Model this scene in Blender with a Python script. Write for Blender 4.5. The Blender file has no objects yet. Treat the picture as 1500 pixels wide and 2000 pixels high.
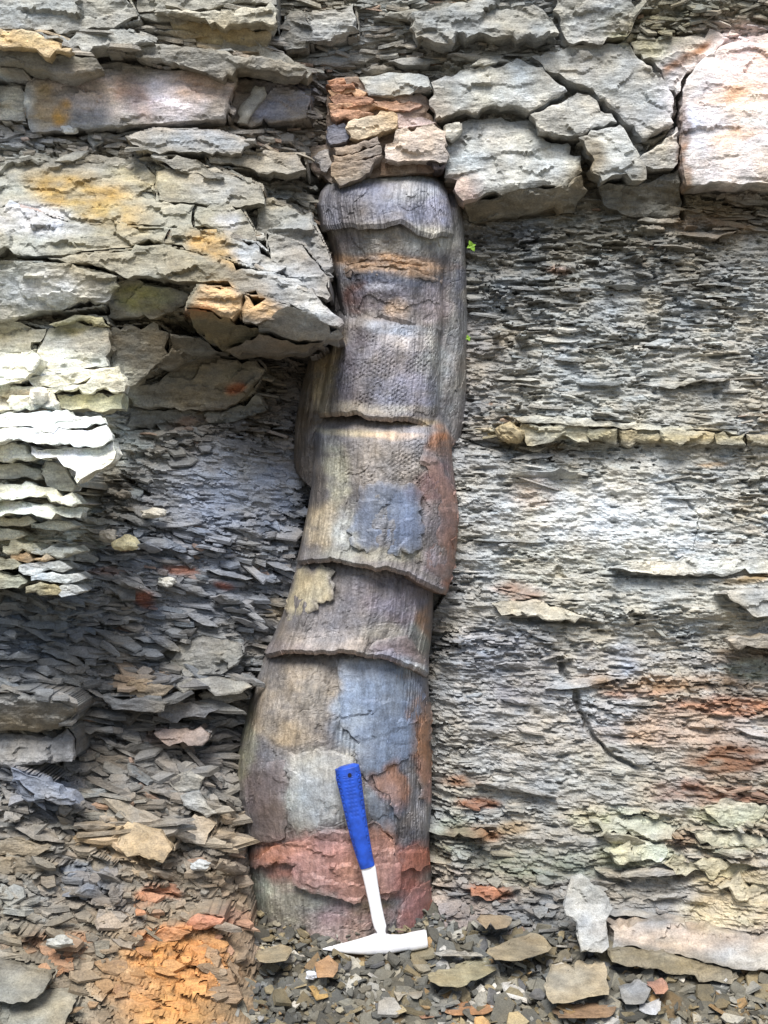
import bpy, math, time
import numpy as np
from mathutils import Vector
from mathutils.geometry import delaunay_2d_cdt

T0 = time.time()
# ------------------------------------------------------------------ camera, sky, sun, exposure
D = 2.4            # metres from the camera to the reference plane of the cliff (y = 0)
F = 2688.0         # focal length in photo pixels (1500 x 2000)
ZC = 0.72          # camera height above the foot of the trunk
S = F / D          # pixels per metre on the reference plane

sc = bpy.context.scene
col = sc.collection
cam_d = bpy.data.cameras.new('camera')
cam = bpy.data.objects.new('camera', cam_d)
col.objects.link(cam)
cam.location = (0, -D, ZC)
cam.rotation_euler = (math.radians(90), 0, 0)
cam_d.sensor_fit = 'VERTICAL'
cam_d.sensor_height = 24
cam_d.lens = 24 * F / 2000
cam_d.clip_start = 0.05
cam_d.clip_end = 500
sc.camera = cam

SUN_EL, SUN_AZ = 56, -12          # azimuth measured from straight behind the camera, minus = from the left
w = bpy.data.worlds.new('World')
sc.world = w
w.use_nodes = True
nt = w.node_tree
sky = nt.nodes.new('ShaderNodeTexSky')
sky.sky_type = 'NISHITA'
sky.sun_disc = False
sky.sun_elevation = math.radians(SUN_EL)
sky.sun_rotation = math.radians(180 + SUN_AZ)
sky.air_density = 1.0
sky.dust_density = 2.0
sky.ozone_density = 1.0
nt.links.new(sky.outputs[0], nt.nodes['Background'].inputs[0])
nt.nodes['Background'].inputs[1].default_value = 0.085

sl = bpy.data.lights.new('sun', 'SUN')
sl.energy = 3.3
sl.angle = math.radians(30)
sl.color = (1.0, 0.98, 0.95)
so = bpy.data.objects.new('sun', sl)
col.objects.link(so)
el, az = math.radians(SUN_EL), math.radians(SUN_AZ)
sdir = Vector((math.sin(az) * math.cos(el), -math.cos(az) * math.cos(el), math.sin(el)))
so.rotation_euler = sdir.to_track_quat('Z', 'Y').to_euler()
so.location = sdir * 5

sc.view_settings.view_transform = 'Standard'
sc.view_settings.look = 'None'
sc.view_settings.exposure = 0.86
sc.view_settings.gamma = 1
sc.cycles.max_bounces = 4
sc.cycles.diffuse_bounces = 2
sc.cycles.glossy_bounces = 2

# ------------------------------------------------------------------ small maths
rng = np.random.default_rng(7)

def hsh(ix, iy, seed):
    h = (ix.astype(np.int64) * 374761393 + iy.astype(np.int64) * 668265263 + seed * 2147483647 + seed * 97531) & 0xFFFFFFFF
    h = ((h ^ (h >> 13)) * 1274126177) & 0xFFFFFFFF
    h = ((h ^ (h >> 16)) * 2246822519) & 0xFFFFFFFF
    return ((h ^ (h >> 15)) & 0xFFFFFF) / float(0xFFFFFF)

def vn(x, y, seed=0):
    x = np.asarray(x, float); y = np.asarray(y, float)
    ix = np.floor(x); iy = np.floor(y)
    fx = x - ix; fy = y - iy
    fx = fx * fx * fx * (fx * (fx * 6 - 15) + 10); fy = fy * fy * fy * (fy * (fy * 6 - 15) + 10)
    a = hsh(ix, iy, seed); b = hsh(ix + 1, iy, seed); c = hsh(ix, iy + 1, seed); d = hsh(ix + 1, iy + 1, seed)
    return (a + (b - a) * fx) * (1 - fy) + (c + (d - c) * fx) * fy

def fbm(x, y, seed=0, oct=4, gain=.5):
    s = 0; a = 1; t = 0
    for k in range(oct):
        s = s + a * (vn(x * 2 ** k + 17.3 * k, y * 2 ** k - 9.1 * k, seed + k) - .5); t += a; a *= gain
    return s / t * 2

def lin(c):
    c = np.asarray(c, float) / 255.
    return np.where(c <= .04045, c / 12.92, ((c + .055) / 1.055) ** 2.4)

def px2uv(px, py, d):            # photo pixel seen at relief d -> straight-on wall coordinates (pixels on the plane y = 0)
    k = (D - d) / D
    return 750 + (px - 750) * k, 1000 + (py - 1000) * k

def uv2px(u, v, d):
    k = D / (D - d)
    return 750 + (u - 750) * k, 1000 + (v - 1000) * k

def world(u, v, d):
    return np.stack([(u - 750) / S, -np.asarray(d, float) + 0 * u, ZC - (v - 1000) / S], -1)

def inpoly(x, y, poly):
    r = np.zeros(x.shape, bool)
    n = len(poly)
    for i in range(n):
        x0, y0 = poly[i]; x1, y1 = poly[(i + 1) % n]
        if y0 == y1: continue
        c = (y0 > y) != (y1 > y)
        r ^= c & (x < (x1 - x0) * (y - y0) / (y1 - y0) + x0)
    return r

def boundary_dist(x, y, poly):
    m = np.full(x.shape, 1e9)
    n = len(poly)
    for i in range(n):
        x0, y0 = poly[i]; x1, y1 = poly[(i + 1) % n]
        dx, dy = x1 - x0, y1 - y0
        t = np.clip(((x - x0) * dx + (y - y0) * dy) / (dx * dx + dy * dy + 1e-9), 0, 1)
        m = np.minimum(m, np.hypot(x - x0 - t * dx, y - y0 - t * dy))
    return m

# ------------------------------------------------------------------ rock colours (stains, beds, and some light and shade painted in)
PX0, PX1, PY0, PY1, PST = -400, 1900, -400, 2300, 4
pgx, pgy = np.meshgrid(np.arange(PX0, PX1 + 1, PST, dtype=float), np.arange(PY0, PY1 + 1, PST, dtype=float))

def make_paint(base, xs, ys, blobs, seed):
    wx = pgx + 34 * fbm(pgx / 130, pgy / 60, seed, 4); wy = pgy + 16 * fbm(pgx / 130, pgy / 60, seed + 11, 4)
    B = lin(base)
    gx = np.clip(wx, xs[0], xs[-1]); gy = np.clip(wy, ys[0], ys[-1])
    ix = np.clip(np.searchsorted(xs, gx, 'right') - 1, 0, len(xs) - 2); iy = np.clip(np.searchsorted(ys, gy, 'right') - 1, 0, len(ys) - 2)
    xs = np.asarray(xs, float); ys = np.asarray(ys, float)
    fx = ((gx - xs[ix]) / (xs[ix + 1] - xs[ix]))[..., None]; fy = ((gy - ys[iy]) / (ys[iy + 1] - ys[iy]))[..., None]
    P = (B[iy, ix] * (1 - fx) + B[iy, ix + 1] * fx) * (1 - fy) + (B[iy + 1, ix] * (1 - fx) + B[iy + 1, ix + 1] * fx) * fy
    for b in blobs:
        cx, cy, rx, ry, rot, c, st = b[:7]
        hard = b[7] if len(b) > 7 else .5
        R = max(rx, ry) * 1.5 + 50
        i0, i1 = np.clip([int((cx - R - PX0) / PST), int((cx + R - PX0) / PST) + 1], 0, pgx.shape[1])
        j0, j1 = np.clip([int((cy - R - PY0) / PST), int((cy + R - PY0) / PST) + 1], 0, pgx.shape[0])
        if i1 <= i0 or j1 <= j0: continue
        a = math.radians(rot)
        dx = wx[j0:j1, i0:i1] - cx; dy = wy[j0:j1, i0:i1] - cy
        q = np.hypot((dx * math.cos(a) + dy * math.sin(a)) / rx, (-dx * math.sin(a) + dy * math.cos(a)) / ry)
        k = st * np.clip((1.15 - q) / (1.15 * (1 - hard) + 1e-6), 0, 1)
        k = (k * np.clip(1 + .9 * fbm(pgx[j0:j1, i0:i1] / 28, pgy[j0:j1, i0:i1] / 12, seed + 5, 3), .2, 1.3)).clip(0, 1)[..., None]
        P[j0:j1, i0:i1] = P[j0:j1, i0:i1] * (1 - k) + lin(c) * k
    return P

def sample(P, px, py):
    x = np.clip((np.asarray(px, float) - PX0) / PST, 0, P.shape[1] - 1.001); y = np.clip((np.asarray(py, float) - PY0) / PST, 0, P.shape[0] - 1.001)
    ix = x.astype(int); iy = y.astype(int)
    fx = (x - ix)[..., None]; fy = (y - iy)[..., None]
    return (P[iy, ix] * (1 - fx) + P[iy, ix + 1] * fx) * (1 - fy) + (P[iy + 1, ix] * (1 - fx) + P[iy + 1, ix + 1] * fx) * fy

XS = [0, 375, 750, 1125, 1500]
YS = list(range(0, 2001, 200))
BASE = [
 [(150,148,138),(150,146,132),(140,138,128),(150,148,140),(128,122,106)],
 [(165,160,150),(150,138,128),(150,138,124),(165,163,155),(190,178,168)],
 [(160,156,138),(150,145,125),(133,128,121),(130,125,110),(148,138,118)],
 [(150,146,132),(124,116,96),(140,132,132),(160,158,150),(170,168,160)],
 [(200,198,180),(108,101,88),(130,122,122),(178,175,162),(175,170,158)],
 [(172,170,152),(115,115,120),(161,159,156),(200,198,188),(194,190,178)],
 [(112,113,114),(112,112,112),(144,140,138),(184,180,168),(180,176,164)],
 [(115,113,108),(108,104,100),(152,150,145),(180,174,166),(182,167,152)],
 [(125,120,112),(128,118,104),(157,154,145),(172,166,154),(178,168,148)],
 [(120,112,98),(135,116,90),(140,118,106),(132,128,120),(178,162,142)],
 [(118,116,104),(148,112,66),(112,106,90),(118,110,92),(112,106,96)]]
BLOBS = [
 # upper left
 (60,78,90,16,8,(200,165,105),.9),(420,70,110,30,12,(172,150,105),.7),(300,150,330,30,4,(105,98,86),.5),
 (190,190,170,55,0,(206,190,182),.85),(75,205,30,50,0,(190,160,110),.7),(110,225,16,26,20,(215,160,60),.9),
 (330,190,70,50,0,(240,228,232),.85),(270,195,40,50,0,(185,150,135),.6),(370,170,50,30,0,(200,165,140),.7),
 (425,170,40,24,0,(190,165,150),.7),(20,200,40,40,0,(222,220,210),.9),(545,190,60,40,0,(150,150,165),.7),
 (120,270,180,26,0,(128,128,130),.6),(390,275,110,20,5,(150,155,160),.6),
 (170,385,130,50,15,(168,138,72),.85),(300,345,90,25,5,(165,152,110),.6),(60,430,120,40,10,(185,185,188),.8),
 (430,490,70,34,25,(178,140,70),.85),(420,360,90,30,10,(160,158,150),.7),(450,425,40,25,0,(178,178,182),.7),
 (90,560,120,40,5,(182,180,172),.8),(270,575,60,28,10,(150,145,80),.8),(540,520,110,40,25,(165,165,162),.7),
 (420,590,60,40,10,(220,175,115),.9),(500,600,40,26,10,(215,170,110),.8),(380,610,30,20,0,(190,120,55),.7),
 (600,600,70,40,30,(172,170,164),.8),(130,640,60,18,-15,(150,135,80),.8),(20,655,40,14,0,(190,170,90),.7),
 (110,690,110,40,10,(165,158,142),.8),(290,680,90,50,20,(125,112,88),.8),(420,750,110,50,0,(128,116,90),.8),
 (455,760,14,10,0,(170,100,55),.9),(370,830,50,14,-8,(150,90,50),.8),
 # bright ledges on the left: pale rock whitened further for the strong light
 (60,740,190,60,0,(240,238,215),.95),(120,780,130,16,0,(190,180,120),.7),(60,775,60,16,0,(230,210,170),.8),
 (100,870,150,80,0,(245,245,228),1),(60,980,130,40,0,(240,240,215),.95),(60,915,60,20,0,(190,185,160),.6),
 (80,1060,110,40,0,(215,212,190),.8),(90,1120,90,40,0,(195,190,168),.7),(60,1090,40,16,0,(195,150,85),.7),(110,1150,40,18,0,(180,160,95),.6),
 # dark grey blue shale left of the trunk
 (450,960,170,90,0,(140,144,154),.85),(230,960,80,60,20,(104,94,78),.7),(400,1120,220,90,10,(126,128,134),.7),
 (80,1220,110,70,0,(108,114,120),.8),(355,1112,36,12,5,(150,100,82),.9),(275,1168,36,14,20,(165,105,85),.8),(215,1112,30,10,0,(165,115,90),.6),(430,1145,20,8,10,(150,90,75),.8),
 (390,1280,90,40,-10,(148,143,130),.8),(250,1330,40,30,0,(150,125,95),.6),(540,1190,40,30,-30,(165,150,125),.6),
 (60,1410,110,40,0,(128,118,98),.7),(330,1440,60,20,5,(150,125,110),.7),(430,1440,70,30,0,(120,112,104),.6),
 (80,1540,100,50,20,(115,120,132),.7),(270,1650,80,50,20,(165,140,104),.9),(410,1620,70,40,0,(165,145,118),.8),
 (60,1680,90,40,0,(125,112,90),.7),(180,1720,90,40,35,(112,118,128),.6),(315,1738,44,12,5,(176,120,84),.9),(280,1755,20,14,0,(190,120,70),.8),
 (400,1800,52,16,0,(180,120,88),.9),(455,1790,40,24,0,(170,128,106),.7),(320,1825,70,18,-8,(192,124,70),.9),(240,1790,40,30,0,(150,140,130),.6),
 (345,1905,120,90,0,(190,130,58),.95),(400,1880,60,60,0,(186,124,58),.8),(260,1930,80,50,0,(165,124,76),.6),(330,1985,110,40,0,(182,130,66),.8),
 (60,1960,120,60,0,(135,132,118),.8),(40,1740,60,40,0,(140,138,130),.6),(120,1840,60,20,0,(170,110,60),.6),
 # above and right of the trunk
 (600,60,50,70,0,(118,112,100),.6),(680,80,120,60,0,(145,143,138),.6),(940,40,160,40,0,(138,136,126),.7),(1340,40,180,50,0,(122,116,92),.8),(1260,90,70,20,10,(165,160,110),.5),
 (980,170,150,60,10,(178,176,166),.9),(1180,150,160,70,20,(168,165,156),.9),(1190,290,70,70,30,(182,180,170),.9),(1290,290,40,50,0,(172,165,150),.7),
 (1430,210,130,170,0,(244,226,216),1),(1460,130,80,80,0,(248,214,204),.85),(1370,250,50,120,0,(205,205,215),.7),(1420,180,70,20,-15,(220,165,115),.6),(1440,270,60,20,-20,(215,165,120),.6),(1400,330,80,20,0,(205,195,195),.7),
 (1335,300,12,130,2,(130,92,60),.7),(1350,105,70,10,-35,(150,105,70),.8),
 (1000,310,150,70,0,(184,181,170),.95),(900,370,50,40,0,(205,178,165),.8),(1150,340,30,80,0,(120,108,86),.8),(1020,405,130,26,-5,(110,100,80),.8),
 (1300,400,180,30,0,(112,104,86),.7),(1420,420,100,30,0,(132,112,84),.6),(1000,470,120,40,0,(108,106,102),.7),(1300,520,190,60,0,(122,120,114),.6),(1390,445,120,30,0,(150,120,90),.4),
 (990,560,120,90,0,(140,142,138),.6),(1150,700,170,90,0,(182,180,170),.6),(1320,690,120,20,0,(185,183,175),.6),(1080,690,60,20,0,(190,188,180),.6),(1100,530,30,12,0,(170,125,95),.5),
 (1150,842,200,16,2,(205,188,140),.95),(1400,855,150,12,2,(195,172,115),.9),(995,845,26,26,0,(180,160,110),.95),(1060,870,120,18,0,(125,105,60),.7),
 (1100,900,120,30,0,(122,122,122),.5),(1300,940,200,60,0,(186,185,178),.7),(1180,1010,200,80,0,(214,214,210),.95),(1290,1040,90,50,0,(206,211,213),.7),(1040,960,50,40,0,(195,170,150),.5),
 (1100,1110,160,50,0,(188,184,168),.7),(1300,1180,180,50,0,(182,178,164),.7),(1410,915,40,6,0,(190,150,95),.8),(1460,1128,80,8,0,(170,140,90),.7),(1010,1150,60,20,10,(170,130,105),.6),
 (980,1280,110,70,0,(158,157,160),.7),(1200,1290,120,40,0,(162,162,165),.7),(1010,1400,120,90,0,(178,175,172),.7),(1000,1350,60,40,0,(132,130,140),.5),
 (1440,1280,80,18,0,(150,120,85),.6),(1460,1310,60,26,0,(178,178,150),.6),(1300,1330,180,20,2,(176,146,116),.9),(1420,1380,140,22,-3,(186,136,106),.9),(1250,1350,80,12,0,(180,130,95),.7),(1330,1430,160,40,0,(188,164,144),.9),
 (1440,1480,100,40,0,(132,92,64),.9),(1400,1550,130,28,0,(156,112,86),.8),(1180,1510,120,60,0,(176,172,160),.8),
 (900,1525,50,16,0,(135,95,65),.8),(940,1570,50,14,0,(150,95,60),.8),(930,1630,70,22,0,(140,98,66),.85),(1010,1620,50,14,0,(160,135,100),.6),
 (890,1640,60,60,0,(128,135,112),.5),(1230,1610,120,30,5,(180,180,150),.8),(1240,1670,90,28,0,(186,190,154),.85),(1430,1590,80,26,0,(180,180,146),.8),(1430,1650,90,22,0,(176,176,146),.7),(1330,1640,50,26,0,(160,125,95),.6),
 (960,1740,44,14,5,(170,112,78),.9),(920,1730,24,10,0,(165,95,55),.8),(1050,1690,140,36,0,(132,138,116),.6),(1060,1780,120,40,0,(132,132,130),.6),(1280,1780,90,30,0,(148,148,148),.6),
 (1340,1830,190,28,6,(186,164,142),.9),(1420,1780,110,40,0,(208,190,150),.8),(1450,1870,80,30,5,(182,174,162),.8),(1290,1880,130,18,12,(120,106,76),.8),(1440,1720,80,30,0,(185,170,130),.6),
]
PAINT = make_paint(BASE, XS, YS, BLOBS, 31)
PAINT *= 1 - .2 * (np.clip((pgx - 860) / 60, 0, 1) * np.clip((pgy - 400) / 60, 0, 1))[..., None]      # the shale beds are greyer than the blocks above them

TBASE = [[(120,112,108)]*5]*2
TB = [  # the brown left flank blob is darkened to hold the recess shade
 (892,620,26,260,0,(132,128,122),.95),(885,560,14,60,0,(100,100,108),.8),(590,800,56,140,0,(104,88,68),.95),(560,860,30,60,0,(120,108,96),.8),(750,400,130,60,0,(134,134,148),.9),(680,400,50,40,0,(104,98,100),.8),(800,370,60,30,0,(165,165,168),.7),(850,420,40,40,0,(165,165,185),.7),(740,345,120,12,0,(150,148,135),.7),
 (740,465,130,35,0,(158,150,138),.9),(680,470,40,20,0,(140,125,122),.7),(840,470,50,30,0,(182,176,160),.7),(760,515,120,22,5,(168,128,88),.85),
 (760,550,120,20,5,(95,98,112),.9),(690,580,30,36,0,(108,76,66),.85),(750,580,60,30,0,(140,130,138),.8),(780,600,26,22,0,(205,168,130),.85),(840,590,35,40,0,(165,150,150),.8),(745,560,40,8,0,(205,200,205),.7),
 (755,720,100,110,0,(134,129,136),.9),(690,720,26,100,0,(112,104,112),.7),(650,740,26,90,0,(158,138,104),.8),(640,780,20,40,0,(190,168,128),.7),(800,660,70,24,0,(190,178,170),.8),(770,640,90,14,3,(160,165,175),.7),(840,720,30,90,0,(160,162,160),.7),(810,760,40,60,0,(144,141,158),.7),(740,800,130,14,0,(170,160,145),.7),
 (740,850,130,30,0,(152,146,148),.8),(690,845,60,8,4,(222,205,165),.8),(770,855,60,7,6,(222,190,160),.8),(865,870,30,34,0,(150,100,66),.85),(800,828,60,10,5,(160,135,90),.7),
 (740,910,130,50,0,(158,148,140),.9),(660,930,26,80,0,(180,172,145),.85),(640,1030,36,50,0,(205,182,145),.9),(690,1040,30,60,0,(190,185,170),.8),
 (775,1005,70,70,0,(122,128,140),.6),(840,990,26,80,0,(120,108,110),.8),(880,1020,22,110,0,(150,106,86),.9),(850,940,30,60,20,(128,98,98),.7),(730,1085,120,16,3,(165,158,138),.8),(850,1100,30,30,0,(158,142,146),.8),(880,1140,30,20,0,(170,112,90),.8),
 (720,1200,130,80,0,(128,122,124),.95),(800,1190,40,50,0,(128,114,116),.8),(760,1160,90,40,0,(128,120,130),.8),(640,1250,90,26,0,(166,154,146),.8),(740,1235,60,24,0,(175,165,150),.7),(840,1210,20,40,0,(142,108,80),.8),(820,1250,24,40,0,(150,152,140),.7),(780,1280,70,16,8,(152,130,128),.8),(560,1270,50,14,0,(140,128,126),.7),
 (580,1380,90,90,0,(164,150,134),.95),(620,1340,50,60,0,(150,136,118),.7),(560,1430,80,24,8,(172,154,130),.7),(480,1450,26,110,0,(140,136,114),.9),(510,1310,20,20,0,(150,146,140),.8),
 (745,1400,86,130,0,(126,140,162),.95),(700,1380,40,90,0,(150,160,172),.8),(780,1440,36,90,0,(108,120,142),.8),(690,1300,40,26,0,(182,182,180),.8),(800,1300,40,20,10,(170,175,180),.6),
 (560,1480,50,26,0,(150,148,152),.8),(515,1560,36,80,0,(112,98,96),.95),(620,1540,60,90,0,(176,174,168),.95),(580,1570,20,60,0,(178,180,172),.8),(680,1530,30,80,0,(168,166,160),.8),
 (745,1560,36,90,0,(104,114,130),.95),(735,1540,26,26,0,(178,140,125),.8),(770,1530,20,50,0,(156,110,84),.9),(832,1470,16,110,0,(156,110,78),.95),(815,1440,14,60,0,(142,102,78),.8),(810,1570,20,70,0,(142,138,138),.8),(780,1640,40,26,0,(70,70,78),.95),(825,1520,14,50,0,(182,138,124),.7),
 (640,1690,160,70,0,(172,120,106),.95),(620,1660,60,26,0,(185,130,122),.8),(540,1665,60,18,-10,(176,112,78),.9),(700,1720,60,40,0,(190,140,112),.8),(600,1720,30,20,0,(138,124,118),.6),(770,1700,40,50,0,(160,98,82),.9),(815,1670,40,30,0,(164,96,72),.95),(745,1640,20,40,0,(168,120,98),.8),
 (560,1770,80,50,0,(146,140,124),.95),(500,1740,30,60,0,(140,142,126),.9),(680,1790,90,30,0,(152,122,116),.9),(660,1820,70,26,0,(165,140,132),.7),(810,1780,40,60,0,(170,110,98),.95),(838,1760,12,50,0,(160,96,60),.9),(720,1770,40,14,0,(110,92,66),.7),
]
TPAINT = make_paint(TBASE, [0, 375, 750, 1125, 1500], [0, 2000], TB, 77) * .78

# ------------------------------------------------------------------ materials
def rock_material(name, lam=5.0, bump=.5, rough=(.55, .9), fine=1.0, spec=.35, vert=False):
    m = bpy.data.materials.new(name)
    m.use_nodes = True
    n = m.node_tree.nodes; l = m.node_tree.links
    bs = n['Principled BSDF']
    at = n.new('ShaderNodeAttribute'); at.attribute_name = 'Col'
    tc = n.new('ShaderNodeNewGeometry')
    mp = n.new('ShaderNodeMapping')
    mp.inputs['Scale'].default_value = (1, 1, lam) if not vert else (lam, lam, 1)
    l.new(tc.outputs['Position'], mp.inputs['Vector'])
    n1 = n.new('ShaderNodeTexNoise'); n1.inputs['Scale'].default_value = 38 * fine; n1.inputs['Detail'].default_value = 5; n1.inputs['Roughness'].default_value = .68
    n2 = n.new('ShaderNodeTexNoise'); n2.inputs['Scale'].default_value = 330 * fine; n2.inputs['Detail'].default_value = 2; n2.inputs['Roughness'].default_value = .7
    n3 = n.new('ShaderNodeTexNoise'); n3.inputs['Scale'].default_value = 14; n3.inputs['Detail'].default_value = 3
    l.new(mp.outputs[0], n1.inputs['Vector']); l.new(tc.outputs['Position'], n2.inputs['Vector']); l.new(tc.outputs['Position'], n3.inputs['Vector'])
    r1 = n.new('ShaderNodeMapRange'); r1.inputs[1].default_value = .25; r1.inputs[2].default_value = .75; r1.inputs[3].default_value = .62; r1.inputs[4].default_value = 1.36
    l.new(n1.outputs[0], r1.inputs[0])
    r2 = n.new('ShaderNodeMapRange'); r2.inputs[1].default_value = .25; r2.inputs[2].default_value = .75; r2.inputs[3].default_value = .7; r2.inputs[4].default_value = 1.3
    l.new(n2.outputs[0], r2.inputs[0])
    mu = n.new('ShaderNodeMath'); mu.operation = 'MULTIPLY'; l.new(r1.outputs[0], mu.inputs[0]); l.new(r2.outputs[0], mu.inputs[1])
    # warm and cool mineral drift
    tr = n.new('ShaderNodeValToRGB'); e = tr.color_ramp.elements
    e[0].position = .3; e[0].color = (1.07, 1.0, .88, 1); e[1].position = .7; e[1].color = (.93, 1.0, 1.12, 1)
    l.new(n3.outputs[0], tr.inputs[0])
    m1 = n.new('ShaderNodeMix'); m1.data_type = 'RGBA'; m1.blend_type = 'MULTIPLY'; m1.inputs[0].default_value = 1
    l.new(at.outputs['Color'], m1.inputs[6]); l.new(tr.outputs[0], m1.inputs[7])
    vm = n.new('ShaderNodeVectorMath'); vm.operation = 'SCALE'
    l.new(m1.outputs[2], vm.inputs[0]); l.new(mu.outputs[0], vm.inputs['Scale'])
    l.new(vm.outputs[0], bs.inputs['Base Color'])
    rr = n.new('ShaderNodeMapRange'); rr.inputs[1].default_value = .3; rr.inputs[2].default_value = .7; rr.inputs[3].default_value = rough[0]; rr.inputs[4].default_value = rough[1]
    l.new(n1.outputs[0], rr.inputs[0]); l.new(rr.outputs[0], bs.inputs['Roughness'])
    bs.inputs['Specular IOR Level'].default_value = spec
    ad = n.new('ShaderNodeMath'); ad.operation = 'MULTIPLY_ADD'; ad.inputs[1].default_value = .35
    l.new(n2.outputs[0], ad.inputs[0]); l.new(n1.outputs[0], ad.inputs[2])
    bp = n.new('ShaderNodeBump'); bp.inputs['Strength'].default_value = bump; bp.inputs['Distance'].default_value = .006
    l.new(ad.outputs[0], bp.inputs['Height']); l.new(bp.outputs[0], bs.inputs['Normal'])
    return m

M_ROCK = rock_material('bedded_shale', 5.0, .75)
M_SLAB = rock_material('jointed_siltstone', 3.5, .6, rough=(.5, .85))
M_CHIP = rock_material('shale_chip', 1.2, .5, fine=1.3)
M_FOSSIL = rock_material('fossil_bark', 4.0, .45, rough=(.34, .7), spec=.5, vert=True)

def simple(name, c, rough=.5, metal=0., spec=.5, noise=0., scale=120):
    m = bpy.data.materials.new(name); m.use_nodes = True
    n = m.node_tree.nodes; l = m.node_tree.links; bs = n['Principled BSDF']
    t = n.new('ShaderNodeTexNoise'); t.inputs['Scale'].default_value = scale; t.inputs['Detail'].default_value = 5
    r = n.new('ShaderNodeValToRGB')
    c = np.array(c, float)
    r.color_ramp.elements[0].position = .3; r.color_ramp.elements[0].color = (*(c * (1 - noise)), 1)
    r.color_ramp.elements[1].position = .7; r.color_ramp.elements[1].color = (*np.minimum(c * (1 + noise), 1), 1)
    g = n.new('ShaderNodeNewGeometry'); l.new(g.outputs['Position'], t.inputs['Vector'])
    l.new(t.outputs[0], r.inputs[0]); l.new(r.outputs[0], bs.inputs['Base Color'])
    bs.inputs['Roughness'].default_value = rough; bs.inputs['Metallic'].default_value = metal; bs.inputs['Specular IOR Level'].default_value = spec
    return m

M_GRIP = simple('blue_vinyl', (.014, .065, .40), .42, 0, .5, .38, 70)
M_STEEL = simple('bare_steel', (.9, .9, .92), .32, .2, .6, .06, 90)  # near-white base holds the sky glare on the steel
M_DARK = simple('hole_shade', (.004, .005, .02), .8)
M_LEAF = simple('young_leaf', (.16, .30, .02), .5, 0, .4, .25, 300)

# ------------------------------------------------------------------ mesh helpers
def mesh_np(name, verts, quads=None, tris=None, colors=None, mat=None, smooth=False):
    me = bpy.data.meshes.new(name)
    nq = 0 if quads is None else len(quads); ntx = 0 if tris is None else len(tris)
    me.vertices.add(len(verts)); me.vertices.foreach_set('co', np.asarray(verts, np.float32).ravel())
    loops = []; starts = []; tot = []
    if nq: loops.append(np.asarray(quads).ravel())
    if ntx: loops.append(np.asarray(tris).ravel())
    lp = np.concatenate(loops).astype(np.int32)
    st = np.concatenate([np.arange(nq) * 4, nq * 4 + np.arange(ntx) * 3]).astype(np.int32)
    me.loops.add(len(lp)); me.loops.foreach_set('vertex_index', lp)
    me.polygons.add(nq + ntx); me.polygons.foreach_set('loop_start', st)
    me.polygons.foreach_set('use_smooth', np.full(nq + ntx, smooth))
    if colors is not None:
        a = me.color_attributes.new('Col', 'FLOAT_COLOR', 'POINT')
        lum = (colors * np.array([.25, .6, .15])).sum(1, keepdims=True)
        c = np.ones((len(verts), 4), np.float32); c[:, :3] = np.clip((lum + .84 * (colors - lum)) * np.array([.975, 1.0, 1.02]), .004, .88)
        a.data.foreach_set('color', c.ravel())
    me.update(calc_edges=True); me.validate()
    if mat: me.materials.append(mat)
    return me

def link(name, me, parent=None, label=None, cat=None, group=None, kind=None):
    o = bpy.data.objects.new(name, me); col.objects.link(o)
    if parent: o.parent = parent
    for k, v in (('label', label), ('category', cat), ('group', group), ('kind', kind)):
        if v: o[k] = v
    return o

def grid_quads(nr, nc, off=0):
    i = np.arange(nr - 1)[:, None] * nc + np.arange(nc - 1)[None]
    return (np.stack([i, i + nc, i + nc + 1, i + 1], -1).reshape(-1, 4) + off)

# ------------------------------------------------------------------ trunk outline: where the fossil stands
SEGS = [  # y_top, outline (y, left, right), lower edge (x, y), extra relief
 (342, [(342,668,850),(355,640,864),(375,626,874),(400,618,880),(440,624,888),(470,628,888)], [(600,442),(660,438),(700,437),(785,428),(822,447),(890,462)], .012),
 (425, [(425,630,886),(470,642,887),(500,650,882),(545,655,872)], [(640,528),(700,518),(760,514),(820,522),(880,548)], .0),
 (512, [(512,652,868),(570,658,866),(625,668,866),(650,670,866)], [(650,626),(690,619),(740,616),(800,623),(870,650)], .018),
 (608, [(608,655,860),(660,650,861),(700,640,862),(760,628,860),(812,618,858),(855,612,858)], [(605,812),(640,806),(720,808),(790,813),(840,832),(880,850)], .024),
 (806, [(806,622,870),(850,614,880),(900,612,884),(950,608,890),(1000,600,896),(1060,588,893),(1100,578,888),(1160,566,874)], [(560,1099),(580,1096),(640,1090),(720,1101),(800,1120),(868,1150),(900,1160)], .026),
 (1080, [(1080,586,836),(1150,566,846),(1200,552,846),(1250,530,842),(1280,512,838),(1315,506,838)], [(500,1280),(530,1272),(560,1268),(600,1271),(680,1267),(760,1279),(836,1312),(850,1318)], .02),
 (1255, [(1255,528,826),(1300,508,832),(1350,494,838),(1400,481,840),(1450,468,842),(1500,459,843),(1560,456,843),(1660,474,838)], [(440,1640),(560,1650),(840,1665)], .0),
 (1625, [(1625,486,836),(1700,480,842),(1800,488,846),(1890,486,850)], [(440,1885),(900,1885)], .004),
]
SHEATH = (380, [(380,640,898),(440,636,906),(560,640,912),(640,632,913),(700,604,911),(760,588,912),(830,576,907),(900,574,890),(960,584,880)], [(500,905),(570,915),(620,960),(860,880),(920,850)], -.016)
TD0 = -.012
def seg_geo(k, y):
    o = np.array(SEGS[k][1], float)
    return np.interp(y, o[:, 0], o[:, 1]), np.interp(y, o[:, 0], o[:, 2])
def seg_bot(k, x):
    o = np.array(SEGS[k][2], float)
    return np.interp(x, o[:, 0], o[:, 1])
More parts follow.
